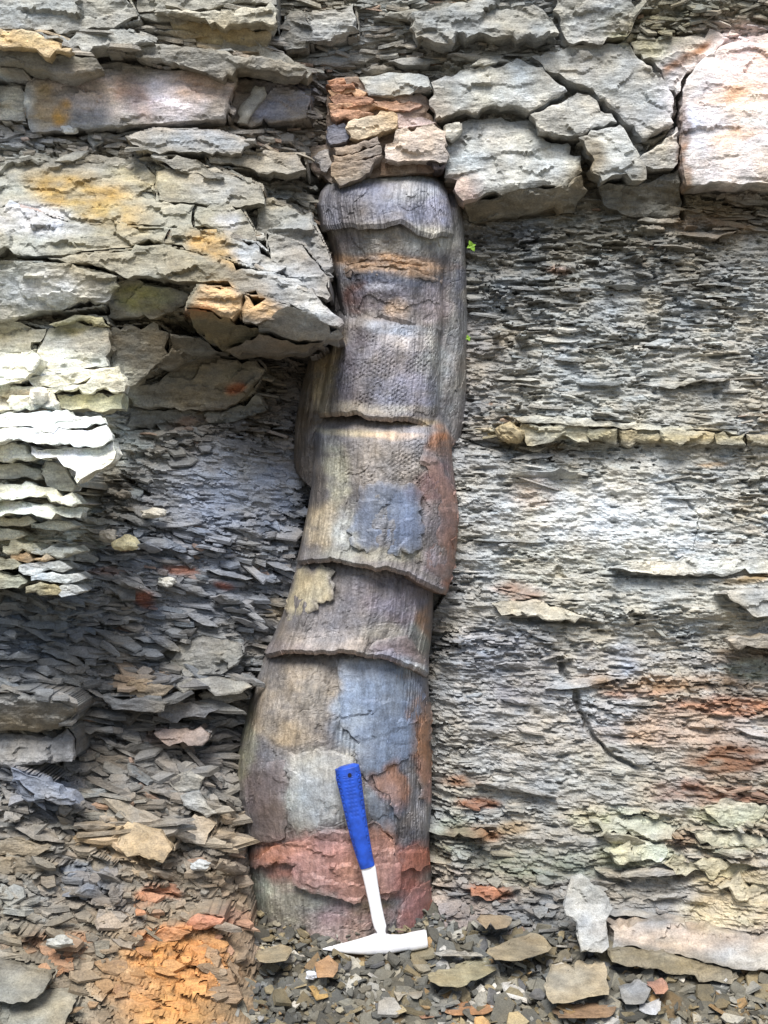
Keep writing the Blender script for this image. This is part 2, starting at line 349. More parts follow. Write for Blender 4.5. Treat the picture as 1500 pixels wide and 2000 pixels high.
def trunk_d(px, py):             # relief of the trunk surface at a photo pixel
    px = np.asarray(px, float); py = np.asarray(py, float)
    out = np.full(np.broadcast(px, py).shape, -.2)
    for k in range(len(SEGS) - 1, -1, -1):
        xl, xr = seg_geo(k, py)
        ok = (py >= SEGS[k][0] - 4) & (py <= seg_bot(k, px))
        c = (xl + xr) / 2; a = (xr - xl) / 2
        s = np.clip((px - c) / a, -1, 1)
        d = TD0 + SEGS[k][3] + .80 * a / S * np.sqrt(1 - s * s * .98)
        out = np.where(ok, d, out)
    return out
TR_POLY = [(s[1][i][1] - 6, s[1][i][0]) for s in SEGS for i in range(len(s[1]) - 1)] 
TR_L = sorted([(p[0], p[1]) for s in SEGS for p in s[1]]); TR_R = sorted([(p[0], p[2]) for s in SEGS for p in s[1]])
TR_L = np.array(TR_L, float); TR_R = np.array(TR_R, float)

# ------------------------------------------------------------------ hand-set slabs of the cliff: outline, relief, fall per 100 px, thickness, roughness
# (name, polygon, d, gx, gy, thick, rough, colour or None, edge)
SL = []
def sl_(name, poly, d, gx=0, gy=0, thick=.05, rough=.004, c=None, edge=3, jag=4.0, smooth=False, lam=1.0):
    SL.append(dict(name=name, poly=poly, d=d, gx=gx, gy=gy, thick=thick, rough=rough, c=c, edge=edge, jag=jag, lam=lam))
# -- top left ledges
sl_('rock_ledge', [(-120,-60),(130,-60),(240,-20),(268,30),(200,52),(120,66),(20,55),(-120,58)], .14, 0, .006, rough=.006)
sl_('rock_ledge', [(250,-60),(540,-60),(540,8),(470,5),(380,18),(270,22)], .12, 0, .01, rough=.006)
sl_('rock_ledge', [(300,24),(400,22),(470,14),(538,14),(536,52),(460,46),(390,34)], .135, 0, 0, c=(190,182,160))
sl_('rock_ledge', [(330,40),(390,38),(460,50),(530,56),(520,98),(430,90),(350,72)], .10, 0, -.03, c=(165,145,100))
sl_('rock_ledge', [(-120,60),(70,62),(140,94),(136,104),(70,94),(-120,90)], .19, 0, .01, c=(205,172,112))
sl_('rock_ledge', [(-120,93),(60,97),(140,108),(188,114),(200,132),(140,150),(100,141),(20,122),(-120,118)], .165, 0, -.02, c=(112,108,95))
sl_('rock_ledge', [(90,76),(150,64),(235,56),(300,82),(262,90),(230,88),(172,103),(140,92)], .145, 0, .01, c=(160,160,152))
sl_('rock_ledge', [(225,92),(300,85),(420,97),(520,112),(600,134),(590,148),(480,131),(380,134),(330,124),(265,112)], .125, 0, -.01, c=(132,128,115))
sl_('rock_ledge', [(440,62),(540,100),(610,140),(600,152),(520,122),(430,98)], .10, c=(150,146,132))
# -- pink and grey face
sl_('rock_face', [(52,160),(120,132),(230,120),(330,137),(440,140),(462,150),(448,190),(440,232),(300,240),(220,247),(62,258),(54,240)], .095, 0, .0, rough=.0035, jag=2, lam=.4)
sl_('rock_block', [(-120,165),(40,168),(50,184),(50,236),(-120,244)], .075, rough=.004)
sl_('rock_face', [(452,152),(560,163),(606,190),(598,228),(490,248),(450,236),(458,190)], .05, rough=.005)
sl_('rock_ledge', [(246,268),(300,250),(420,254),(470,270),(508,286),(470,298),(330,294),(275,292)], .115, 0, .02, thick=.06)
sl_('rock_ledge', [(400,300),(500,296),(590,300),(598,330),(560,340),(480,325),(410,318)], .10, 0, .02)
sl_('rock_ledge', [(296,306),(345,302),(400,325),(438,346),(430,350),(340,330)], .12, c=(118,116,108))
# -- ochre stained face and its cracked blocks
sl_('rock_face', [(-120,318),(140,316),(282,320),(302,342),(304,392),(380,400),(376,442),(250,438),(140,430),(60,404),(-120,388)], .115, 0, .045, rough=.006, lam=1.2)
sl_('rock_block', [(308,334),(420,326),(508,362),(516,398),(470,404),(388,397),(309,389),(306,350)], .118, 0, .03, rough=.004)
sl_('rock_block', [(385,403),(470,408),(494,444),(500,470),(455,462),(381,441)], .135, 0, .03)
sl_('rock_face', [(-120,393),(60,409),(140,434),(250,442),(330,446),(320,476),(180,488),(90,498),(-120,500)], .165, 0, .03, rough=.006)
sl_('rock_block', [(335,448),(380,446),(455,466),(498,474),(560,520),(540,532),(430,498),(335,474)], .175, 0, .04, rough=.008)
sl_('rock_block', [(505,380),(560,400),(612,440),(640,490),(652,540),(600,545),(540,500),(500,450)], .11, .01, .03, rough=.010)
sl_('rock_ledge', [(520,452),(590,478),(640,540),(640,585),(590,565),(530,515)], .17, .01, .03, rough=.007)
# -- lip above the long crack
sl_('rock_ledge', [(92,503),(200,492),(330,480),(430,503),(545,540),(620,580),(672,632),(662,640),(600,607),(550,587),(480,570),(395,550),(280,538),(160,514)], .205, .004, .02, thick=.12, rough=.005)
# -- below the crack
sl_('rock_face', [(-120,508),(90,512),(150,522),(228,540),(232,560),(205,590),(110,605),(30,622),(-120,640)], .185, 0, -.02, rough=.006)
sl_('rock_face', [(234,546),(290,556),(368,574),(360,596),(300,622),(205,622),(208,592)], .15, 0, -.03, rough=.005)
sl_('rock_block', [(388,556),(440,562),(474,572),(470,604),(452,622),(420,610),(396,602),(362,600),(372,580)], .245, 0, .0, thick=.10, rough=.008, edge=9)
sl_('rock_block', [(476,574),(520,582),(562,594),(560,612),(500,632),(474,628),(470,606)], .235, 0, 0, thick=.10, rough=.007, edge=9)
sl_('rock_block', [(372,606),(420,616),(452,628),(500,640),(520,650),(480,672),(430,680),(400,650),(378,640)], .20, 0, -.16, thick=.10, c=(120,105,62), rough=.006)
sl_('rock_block', [(560,598),(610,612),(660,644),(668,652),(630,664),(560,660),(505,648),(505,634)], .215, .01, -.10, thick=.12, rough=.005, c=(165,162,154))
sl_('rock_face', [(506,652),(560,664),(634,668),(600,684),(540,690),(480,684),(440,684)], .17, 0, -.25, thick=.10, c=(125,112,92))
sl_('rock_face', [(-120,642),(30,628),(90,642),(62,690),(20,692),(-120,684)], .155, rough=.004, c=(150,145,125))
sl_('rock_face', [(96,640),(150,628),(213,642),(212,714),(150,728),(100,724),(68,692)], .16, .01, .01, rough=.0035, lam=.4)
sl_('rock_face', [(95,634),(165,616),(200,620),(212,638),(150,625)], .17, c=(150,138,88))
sl_('rock_face', [(216,640),(300,628),(330,650),(326,690),(300,716),(244,758),(217,720)], .12, -.02, -.02, rough=.004, lam=.5)
sl_('rock_face', [(332,652),(390,660),(440,688),(400,694),(330,722),(304,714),(330,690)], .105, -.02, -.06, rough=.005)
sl_('rock_face', [(332,726),(400,698),(500,702),(518,722),(490,762),(430,800),(340,795),(262,792),(247,762)], .045, -.02, -.02, rough=.006)
sl_('rock_face', [(262,798),(340,800),(432,806),(500,770),(520,800),(440,826),(330,842),(240,838)], .02, -.02, -.03, rough=.006, c=(118,116,104))
# -- bright ledges, pale rock with the glare put into its colour
sl_('pale_ledge', [(-120,690),(20,690),(80,700),(70,720),(40,742),(-120,748)], .275, 0, .06, thick=.055, rough=.006)
sl_('pale_ledge', [(52,738),(120,731),(185,722),(232,714),(240,736),(150,748),(62,752)], .262, thick=.055, rough=.004)
sl_('pale_ledge', [(-120,752),(52,755),(150,752),(241,740),(243,764),(180,768),(60,768),(-120,766)], .27, thick=.055)
sl_('pale_ledge', [(110,772),(200,768),(242,768),(238,798),(180,802),(118,796)], .255, thick=.055, c=(212,204,156))
sl_('pale_ledge', [(-120,772),(60,772),(108,780),(112,800),(40,800),(-120,806)], .275, 0, .03, thick=.055, c=(241,224,194), rough=.009)
sl_('pale_ledge', [(-120,810),(60,806),(130,800),(196,812),(206,826),(150,836),(60,832),(-120,834)], .315, 0, .06, thick=.055)
sl_('pale_ledge', [(-120,838),(60,836),(150,840),(208,830),(220,858),(190,872),(80,866),(-120,862)], .33, 0, .06, thick=.055)
sl_('pale_ledge', [(60,872),(130,874),(192,876),(222,862),(226,884),(214,906),(180,922),(150,944),(136,914),(110,892),(60,886)], .332, 0, .06, thick=.055)
sl_('pale_ledge', [(-120,866),(50,870),(55,886),(100,896),(60,900),(-120,892)], .31, thick=.055, c=(231,228,198))
sl_('rock_face', [(92,902),(126,912),(146,948),(140,960),(98,952),(80,925)], .285, thick=.06, c=(180,175,160), rough=.003)
sl_('pale_ledge', [(-120,944),(30,946),(90,952),(142,962),(160,984),(120,984),(40,974),(-120,972)], .30, 0, .06, thick=.055)
sl_('pale_ledge', [(-120,976),(40,978),(120,988),(161,990),(156,1012),(100,1014),(20,1002),(-120,1000)], .295, 0, .06, thick=.055)
sl_('pale_ledge', [(-120,905),(40,905),(80,920),(70,938),(10,936),(-120,930)], .28, thick=.055, c=(186,181,161))
for i,(x0,x1,y,h,c) in enumerate([(-120,70,1012,22,(220,218,198)),(60,150,1022,18,(205,205,190)),(-120,50,1040,20,(225,222,200)),(5,80,1066,24,(215,205,165)),(20,105,1084,22,(190,150,95)),(60,160,1072,18,(210,208,190)),(-120,40,1096,26,(190,180,140)),(36,140,1104,22,(205,205,200)),(60,165,1124,20,(200,205,205)),(50,120,1146,26,(170,150,95)),(110,165,1148,22,(190,190,185)),(-120,50,1130,30,(170,160,120))]):
    sl_('pale_ledge', [(x0,y),(x0+.4*(x1-x0),y-h*.35),(x1-14,y-h*.2),(x1,y+h*.3),(x1-16,y+h*.62),(x0+.4*(x1-x0),y+h*.7),(x0,y+h*.5)], .255-.0002*i, thick=.07, c=c, rough=.004)
# -- left, lower
sl_('rock_block', [(-120,1366),(40,1352),(120,1366),(148,1392),(120,1420),(60,1430),(-120,1428)], .205, 0, -.05, thick=.08, rough=.006, edge=16)
sl_('rock_block', [(-120,1434),(60,1436),(128,1426),(142,1446),(140,1488),(60,1494),(-120,1500)], .17, 0, .03, rough=.007, edge=10, c=(128,124,120))
sl_('rock_slab', [(20,1502),(70,1520),(140,1552),(156,1570),(120,1572),(60,1546),(26,1522)], .215, thick=.04, c=(122,128,142))
sl_('rock_slab', [(312,1272),(400,1238),(468,1264),(474,1280),(430,1318),(352,1322)], .06, 0, .03, rough=.006, c=(128,124,114), jag=7)
sl_('rock_slab', [(246,1338),(300,1330),(338,1342),(318,1360),(254,1364)], .10, c=(150,128,95))
sl_('rock_slab', [(346,1332),(420,1322),(478,1330),(490,1342),(440,1358),(360,1356)], .085, 0, .03, c=(140,134,120))
sl_('rock_slab', [(200,1362),(260,1364),(330,1372),(310,1392),(220,1386)], .11, c=(104,104,104))
sl_('rock_slab', [(290,1380),(360,1374),(430,1384),(400,1402),(310,1400)], .075, c=(112,112,115))
sl_('rock_slab', [(300,1432),(360,1424),(410,1436),(396,1456),(330,1458)], .075, 0, .05, c=(155,132,118))
sl_('rock_slab', [(400,1350),(470,1346),(485,1362),(440,1374),(398,1368)], .05, c=(126,120,110))
sl_('rock_slab', [(216,1622),(262,1606),(312,1624),(336,1660),(318,1686),(262,1672),(228,1648)], .19, 0, .05, thick=.06, c=(168,146,110), rough=.004)
sl_('rock_slab', [(352,1556),(388,1550),(424,1588),(404,1598),(368,1580)], .115, c=(168,166,158))
sl_('rock_slab', [(330,1530),(370,1505),(398,1520),(390,1545),(350,1550)], .09, c=(172,162,142))
sl_('rock_slab', [(330,1620),(380,1590),(420,1612),(400,1650),(350,1640)], .125, 0, .04, c=(172,154,128))
sl_('rock_slab', [(-120,1645),(40,1640),(98,1658),(70,1672),(-120,1668)], .235, c=(140,126,102))
sl_('rock_slab', [(-120,1672),(60,1676),(110,1690),(80,1704),(-120,1700)], .24, c=(122,108,86))
sl_('rock_slab', [(-120,1880),(40,1884),(98,1914),(70,1950),(-120,1962)], .40, 0, .08, c=(116,110,96), edge=5)
sl_('rock_slab', [(20,1962),(110,1932),(148,1956),(120,2010),(10,2030)], .42, 0, .10, c=(128,122,106), edge=5)
sl_('rust_slab', [(282,1732),(338,1731),(352,1743),(300,1750)], .185, thick=.03, c=(180,118,80))
sl_('rust_slab', [(364,1802),(398,1788),(436,1796),(430,1814),(380,1816)], .235, thick=.03, c=(186,120,86))
sl_('rust_slab', [(262,1830),(320,1814),(372,1822),(340,1838),(280,1842)], .26, thick=.03, c=(184,128,84))
# -- right of the trunk, upper
sl_('rock_block', [(800,32),(830,10),(940,-2),(1060,18),(1092,66),(1010,78),(935,62),(885,84),(812,74)], .085, 0, .02, rough=.008)
sl_('rock_block', [(1070,-60),(1230,-60),(1240,40),(1225,70),(1110,82),(1098,60),(1080,20)], .08, 0, 0, rough=.008)
sl_('rock_ledge', [(700,150),(780,142),(836,150),(842,172),(800,184),(720,186)], .055, 0, .02, c=(165,163,152))
sl_('rock_ledge', [(560,30),(590,20),(610,60),(600,92),(555,96)], .07, c=(112,108,98), rough=.006)
sl_('rock_ledge', [(610,20),(690,5),(700,60),(640,80),(606,70)], .06, c=(160,158,152), rough=.008)
sl_('rock_block', [(842,160),(900,136),(1010,113),(1060,131),(1108,178),(1034,217),(1010,206),(960,204),(900,216),(852,231),(838,195)], .06, 0, 0, thick=.05, rough=.004, lam=.6)
sl_('rock_block', [(1036,223),(1128,180),(1150,184),(1205,238),(1128,264),(1100,262),(1054,256),(1046,236)], .066, thick=.06, rough=.0035, lam=.6)
sl_('rock_block', [(1130,269),(1211,243),(1248,300),(1263,349),(1177,353),(1162,312)], .07, thick=.06, rough=.0035, lam=.6)
sl_('rock_block', [(1038,110),(1120,90),(1225,82),(1288,142),(1316,190),(1316,240),(1256,270),(1214,230),(1160,176),(1100,148)], .062, thick=.06, rough=.0035, lam=.6)
sl_('rock_block', [(1257,300),(1300,270),(1322,248),(1324,318),(1268,325)], .056, thick=.05)
sl_('rock_block', [(1256,276),(1314,246),(1300,266),(1262,294)], .03, thick=.05, c=(135,118,80))
sl_('rock_face', [(1334,190),(1344,150),(1384,104),(1470,72),(1700,30),(1700,362),(1500,356),(1342,362),(1332,300)], .085, .004, 0, thick=.07, rough=.003, lam=.5, jag=2)
sl_('rock_face', [(1232,82),(1330,72),(1424,74),(1340,142),(1322,184),(1292,136)], .06, thick=.05, rough=.005)
sl_('rock_block', [(870,250),(900,237),(960,230),(1036,232),(1058,264),(1110,277),(1136,302),(1138,334),(1108,362),(1035,364),(905,390),(868,345)], .042, 0, .012, thick=.08, rough=.005, edge=18, lam=.6)
sl_('rock_block', [(908,394),(1035,368),(1110,366),(1136,342),(1148,372),(1122,414),(1000,424),(916,430)], .022, 0, -.08, thick=.06, rough=.008, c=(128,118,98))
sl_('rock_block', [(870,243),(898,238),(902,252),(882,274),(872,270)], .06, thick=.03, c=(180,174,158))
sl_('rock_ledge', [(1170,362),(1270,356),(1326,330),(1326,420),(1240,424),(1180,400)], .02, 0, -.03, rough=.010, c=(120,114,100))
# -- thin tan band
for poly, c in [([(1018,826),(1090,824),(1150,833),(1150,864),(1080,862),(1030,870)], (200,190,158)), ([(1150,836),(1206,836),(1204,868),(1158,860)], (140,132,104)), ([(1205,838),(1288,838),(1290,860),(1214,866)], (166,152,116)), ([(1288,840),(1396,846),(1394,862),(1340,870),(1296,864)], (192,180,142)), ([(1396,848),(1456,846),(1458,870),(1400,866)], (172,158,120)), ([(1456,848),(1700,850),(1700,872),(1540,864),(1460,870)], (180,160,118))]:
    sl_('sandstone_block', poly, .036 + .00004 * (poly[0][0] - 1000) + .006 * math.sin(poly[0][0]), thick=.05, c=tuple(v * .86 for v in c), rough=.006, jag=4)
sl_('sandstone_ledge', [(1005,815),(1100,812),(1200,824),(1320,832),(1440,842),(1440,848),(1300,840),(1160,833),(1020,825)], .046, 0, .03, thick=.05, c=(180,172,148), jag=3)
# -- pale smooth sheet and lower right
sl_('rock_ledge', [(1190,1110),(1300,1098),(1420,1094),(1700,1096),(1700,1122),(1420,1124),(1280,1122)], .068, 0, .01, c=(200,196,182))
sl_('rock_ledge', [(960,1180),(1040,1170),(1120,1196),(1150,1206),(1060,1210),(980,1202)], .04, 0, .03, c=(165,158,138))
sl_('rock_ledge', [(1400,1160),(1500,1150),(1700,1160),(1700,1200),(1480,1206)], .10, 0, .02, c=(160,152,138))
sl_('rock_ledge', [(1420,1250),(1520,1242),(1700,1240),(1700,1262),(1480,1266)], .125, c=(135,115,85))
for poly, c in [([(1150,1602),(1250,1588),(1328,1616),(1300,1640),(1180,1628)],(186,185,164)), ([(1180,1662),(1232,1636),(1300,1650),(1292,1684),(1220,1690)],(192,192,170)), ([(1376,1578),(1440,1566),(1504,1572),(1490,1600),(1400,1602)],(184,184,162)), ([(1350,1626),(1440,1620),(1520,1636),(1480,1656),(1390,1652)],(180,180,158)), ([(1300,1690),(1400,1676),(1480,1690),(1440,1714),(1340,1712)],(190,180,140)), ([(1400,1730),(1520,1722),(1700,1730),(1700,1770),(1460,1764)],(182,168,136))]:
    sl_('pale_slab', poly, .086 + .00014 * (poly[0][0] - 1150) + .0002 * (poly[0][1] - 1600), 0, .03, thick=.03, c=tuple(v * .9 for v in c), rough=.007, jag=7)
sl_('rust_slab', [(920,1738),(960,1732),(982,1748),(950,1760)], .075, thick=.03, c=(180,116,80))
sl_('pink_ledge', [(1190,1808),(1300,1800),(1420,1822),(1700,1850),(1700,1906),(1440,1894),(1300,1862),(1196,1852)], .20, 0, .08, thick=.08, rough=.005)
sl_('rock_ledge', [(1192,1858),(1308,1866),(1430,1898),(1444,1910),(1430,1924),(1310,1904),(1196,1880)], .235, 0, .05, thick=.06, c=(122,108,78))

# slabs outside the frame top/bottom are cheap; now automatic ledges that give the beds their layered look
def auto_ledges(n, box, L, Hh, dip, name, jit=.018, seed=0, c=None):
    r = np.random.default_rng(seed)
    for _ in range(n):
        x = r.uniform(box[0], box[2]); y = r.uniform(box[1], box[3]); l = r.uniform(*L); h = r.uniform(*Hh)
        a = math.radians(r.normal(*dip))
        ts = [(-.5, r.uniform(-.2,.2)), (-.2, -.5 * r.uniform(.5, 1)), (.2, -.5 * r.uniform(.5, 1)), (.5, r.uniform(-.3,.3)), (.25, .5 * r.uniform(.5, 1)), (-.15, .5 * r.uniform(.5, 1))]
        p = [(x + t * l * math.cos(a) - s * h * math.sin(a), y + t * l * math.sin(a) + s * h * math.cos(a)) for t, s in ts]
        sl_(name, p, None, 0, r.normal(0, .05), thick=.03, rough=.004, c=c, edge=4, jag=2.5)
        SL[-1]['off'] = abs(r.normal(0, jit)) + .004
        SL[-1]['auto'] = True
auto_ledges(26, (0, 5, 600, 120), (90, 220), (12, 26), (7, 5), 'shale_plate', .012, 1)
auto_ledges(22, (0, 245, 320, 312), (40, 90), (10, 22), (0, 12), 'shale_plate', .012, 2)
auto_ledges(24, (620, 0, 1240, 135), (60, 150), (12, 26), (-3, 8), 'shale_plate', .012, 3)
auto_ledges(16, (500, 330, 640, 540), (50, 110), (10, 22), (28, 10), 'shale_plate', .012, 4)
auto_ledges(40, (180, 1000, 560, 1270), (40, 110), (9, 20), (10, 10), 'shale_plate', .014, 5)
auto_ledges(34, (0, 1170, 160, 1360), (50, 120), (12, 30), (8, 10), 'shale_plate', .014, 6)
auto_ledges(46, (160, 1330, 470, 1560), (50, 120), (10, 22), (4, 10), 'shale_plate', .016, 7)
auto_ledges(40, (0, 1500, 460, 1800), (40, 110), (10, 24), (16, 16), 'shale_plate', .016, 8)
auto_ledges(14, (1170, 370, 1500, 440), (60, 150), (8, 16), (2, 5), 'shale_plate', .012, 9)
auto_ledges(10, (930, 440, 1500, 810), (60, 150), (8, 16), (2, 5), 'shale_plate', .010, 10)
auto_ledges(4, (920, 880, 1500, 1230), (70, 190), (9, 20), (3, 5), 'shale_plate', .008, 11)
auto_ledges(7, (870, 1240, 1500, 1560), (60, 170), (8, 18), (2, 6), 'shale_plate', .009, 12)
auto_ledges(14, (860, 1560, 1500, 1790), (60, 150), (9, 20), (2, 8), 'shale_plate', .010, 13)

# ------------------------------------------------------------------ cliff relief
COLS = {
 -500: [(-400,.2),(100,.16),(700,.25),(1000,.3),(1600,.24),(2000,.46),(2300,.6)],
 0: [(-400,.2),(0,.12),(80,.11),(120,.07),(150,.045),(240,.05),(320,.08),(480,.14),(560,.14),(650,.12),(690,.19),(705,.235),(800,.27),(950,.27),(1010,.24),(1160,.18),(1300,.14),(1400,.15),(1500,.16),(1700,.24),(1850,.34),(2000,.44),(2300,.6)],
 200: [(-400,.18),(0,.11),(90,.10),(125,.06),(235,.05),(310,.07),(480,.14),(520,.11),(640,.10),(730,.08),(830,.04),(900,.04),(1000,.06),(1150,.09),(1300,.08),(1345,.09),(1400,.03),(1480,.05),(1550,.12),(1700,.20),(1850,.30),(2000,.41),(2300,.6)],
 400: [(-400,.15),(0,.09),(110,.08),(145,.04),(235,.04),(290,.05),(480,.12),(560,.16),(610,.14),(670,.01),(750,.01),(850,.02),(1000,.04),(1150,.04),(1250,.05),(1320,.05),(1370,-.02),(1450,.0),(1600,.09),(1750,.17),(1850,.26),(2000,.38),(2300,.6)],
 560: [(-400,.1),(0,.05),(150,.0),(250,.01),(340,.03),(450,.07),(550,.12),(630,.12),(690,-.06),(760,-.07),(850,-.04),(950,.0),(1100,.0),(1250,-.02),(1350,-.03),(1500,-.02),(1650,.0),(1750,.03),(1830,.10),(1900,.19),(2000,.34),(2300,.6)],
 640: [(-400,.1),(0,.03),(140,.0),(250,-.03),(360,-.06),(500,-.03),(600,-.02),(700,-.08),(1700,-.06),(1850,.10),(2000,.30),(2300,.58)],
 800: [(-400,.1),(0,.03),(140,.01),(250,-.03),(360,-.06),(1700,-.06),(1850,.10),(2000,.30),(2300,.58)],
 900: [(-400,.1),(0,.04),(80,.04),(200,.0),(300,-.02),(400,-.04),(500,-.04),(700,-.03),(830,-.01),(1000,.01),(1200,.012),(1400,.008),(1600,.015),(1750,.05),(1850,.12),(2000,.28),(2300,.55)],
 1100: [(-400,.14),(0,.06),(100,.03),(200,.0),(300,-.01),(420,-.02),(500,.0),(820,.03),(875,.005),(930,.015),(1200,.03),(1230,.015),(1300,.02),(1500,.045),(1700,.07),(1800,.10),(1870,.14),(2000,.28),(2300,.55)],
 1300: [(-400,.15),(0,.07),(100,.03),(340,.01),(420,.0),(500,.01),(820,.04),(875,.02),(930,.03),(1200,.06),(1240,.04),(1300,.045),(1500,.07),(1700,.10),(1800,.13),(1870,.15),(2000,.29),(2300,.55)],
 1500: [(-400,.16),(0,.07),(60,.05),(350,.03),(400,-.01),(440,.01),(600,.04),(830,.05),(880,.03),(1000,.045),(1200,.08),(1250,.06),(1500,.10),(1700,.14),(1850,.17),(1920,.18),(2000,.29),(2300,.55)],
 2000: [(-400,.2),(350,.08),(600,.1),(1200,.14),(1700,.2),(2000,.34),(2300,.55)],
}
CX = np.array(sorted(COLS)); 
_yy = np.arange(-400, 2301, 4.)
CT = np.stack([np.interp(_yy, *np.array(COLS[c], float).T) for c in CX], 1)
def macro(px, py):
    px = np.clip(px, -500, 1999.9); py = np.clip(py, -400, 2299)
    y = (py + 400) / 4; iy = np.clip(y.astype(int), 0, len(_yy) - 2); fy = y - iy
    ix = np.clip(np.searchsorted(CX, px, 'right') - 1, 0, len(CX) - 2)
    fx = (px - CX[ix]) / (CX[ix + 1] - CX[ix]); fx = fx * fx * (3 - 2 * fx)
    g = lambda a, b: CT[a, b]
    return (g(iy, ix) * (1 - fx) + g(iy, ix + 1) * fx) * (1 - fy) + (g(iy + 1, ix) * (1 - fx) + g(iy + 1, ix + 1) * fx) * fy

ST = 2.45
uf = np.arange(-140, 1641, ST); vf = np.arange(-110, 2051, ST)
NF_U, NF_V = len(uf), len(vf)
GU, GV = np.meshgrid(uf, vf)
d = np.full(GU.shape, .08)
for _ in range(3):
    px, py = uv2px(GU, GV, d)
    wx = 22 * fbm(px / 90, py / 60, 3, 3); wy = 12 * fbm(px / 90, py / 60, 4, 3)
    d = macro(px + wx, py + wy)
MAC = d.copy()
# large and mid undulation
MAC += .012 * fbm(GU / 160, GV / 70, 8, 4) + .006 * fbm(GU / 50, GV / 18, 9, 3)
PXG, PYG = uv2px(GU, GV, d)
# amplitude of the flaking
AMP = np.where(PXG < 640, .0075, .0058) + .003 * fbm(GU / 120, GV / 60, 12, 2)
def amp_blob(cx, cy, rx, ry, a):
    k = np.clip(1.3 - np.hypot((PXG - cx) / rx, (PYG - cy) / ry), 0, 1)
    np.copyto(AMP, AMP * (1 - k) + a * k)
for b in [(1180,1010,250,110,.0018),(1150,1500,180,100,.003),(1250,1150,260,60,.004),(1000,1430,150,120,.0045),(1200,650,330,160,.006),(1050,480,180,60,.010),(400,1420,120,130,.016),(90,1270,120,110,.012),(430,950,190,80,.0045),(330,1915,150,110,.0045),(350,740,160,90,.004),(250,1640,260,120,.013),(1330,420,200,40,.012),(1350,1630,200,100,.010)]:
    amp_blob(*b)
RIGHT = np.clip((PXG - 820) / 60, 0, 1)
SOFT = np.clip(.36 + .22 * np.clip((PYG - 780) / 120, 0, 1) + 1.5 * fbm(GU / 150, GV / 60, 23, 3), 0, 1)
for b_ in [(1180,1010,250,110),(1280,1150,220,50),(1150,1500,170,90),(1000,1410,120,110),(1300,1430,160,50),(1000,960,90,60)]:
    SOFT = np.maximum(SOFT, np.clip(2.4 - 2 * np.hypot((PXG - b_[0]) / b_[2], (PYG - b_[1]) / b_[3]), 0, 1))
SOFT = SOFT * RIGHT
for b_ in [(430,950,190,90),(370,740,140,80),(400,1180,160,110),(80,1240,110,90)]:
    SOFT = np.maximum(SOFT, .8 * np.clip(2.2 - 2 * np.hypot((PXG - b_[0]) / b_[2], (PYG - b_[1]) / b_[3]), 0, 1))
H = MAC + AMP * fbm(GU / 40, GV / 9, 21, 3) + RIGHT * AMP * (.75 * fbm(GU / 70, (GV + 14 * fbm(GU / 60, GV / 40, 24, 3)) / 6, 22, 3) + .55 * fbm(GU / 22, GV / 9, 25, 3))
H0 = H.copy()
TINT = np.ones(GU.shape + (3,), np.float32)
# dead-leaves stamping of overlapping flakes, large to small
def dip_at(px, py):
    if px < 660:
        return 8 if py < 900 else (10 if py < 1350 else 15)
    return 3
def stamp(n, la, lb, ka, seed):
    r = np.random.default_rng(seed)
    U = r.uniform(uf[0], uf[-1], n); V = r.uniform(vf[0], vf[-1], n)
    A = np.exp(r.uniform(np.log(la[0]), np.log(la[1]), n)); B = np.exp(r.uniform(np.log(lb[0]), np.log(lb[1]), n))
    off = r.normal(0, 1, n); gx = r.normal(0, .22, n); gy = r.normal(.16, .34, n); P = r.uniform(1.3, 3.2, n)
    br = np.exp(r.normal(0, .15, n)); wm = r.normal(0, .035, n); ja = r.normal(0, 7, n); sk = r.normal(0, .5, n)
    for i in range(n):
        u, v, a, b = U[i], V[i], A[i], B[i]
        R = a + b
        i0 = max(int((u - a - uf[0]) / ST), 0); i1 = min(int((u + a - uf[0]) / ST) + 2, NF_U)
        hb = b + a * .35
        j0 = max(int((v - hb - vf[0]) / ST), 0); j1 = min(int((v + hb - vf[0]) / ST) + 2, NF_V)
        if i1 - i0 < 2 or j1 - j0 < 2: continue
        jc = min(int((v - vf[0]) / ST), NF_V - 1); ic = min(int((u - uf[0]) / ST), NF_U - 1)
        am = AMP[jc, ic]
        ang = math.radians(dip_at(u, v) + ja[i]); c, s = math.cos(ang), math.sin(ang)
        dx = GU[j0:j1, i0:i1] - u; dy = GV[j0:j1, i0:i1] - v
        x = (dx * c + dy * s); y = (-dx * s + dy * c)
        y = y + sk[i] * b * (x / a) ** 2
        m = (np.abs(x) / a) ** P[i] + (np.abs(y) / b) ** 2.2 < 1
        if not m.any(): continue
        base = .55 * MAC[jc, ic] + .45 * MAC[j0:j1, i0:i1]
        dd = base + am * ka * off[i] + (gx[i] * x + gy[i] * y) * (am / .009) / S
        H[j0:j1, i0:i1][m] = dd[m]
        t = br[i]
        TINT[j0:j1, i0:i1][m] = (t * (1 + wm[i]), t, t * (1 - wm[i]))
stamp(900, (60, 150), (10, 26), 1.1, 101)
stamp(6000, (22, 70), (4, 12), 1.0, 102)
stamp(20000, (8, 30), (2.2, 6), .75, 103)
H = H * (1 - .82 * SOFT) + H0 * .82 * SOFT
TINT = TINT * (1 - .6 * SOFT[..., None]) + .6 * SOFT[..., None]
H += (.0016 + .0010 * RIGHT) * fbm(GU / 7, GV / 4, 33, 2)
PIT = fbm(GU / 26, GV / 10, 36, 3); H -= RIGHT * .010 * np.clip(PIT - .34, 0, .3) / .3      # crumbled hollows
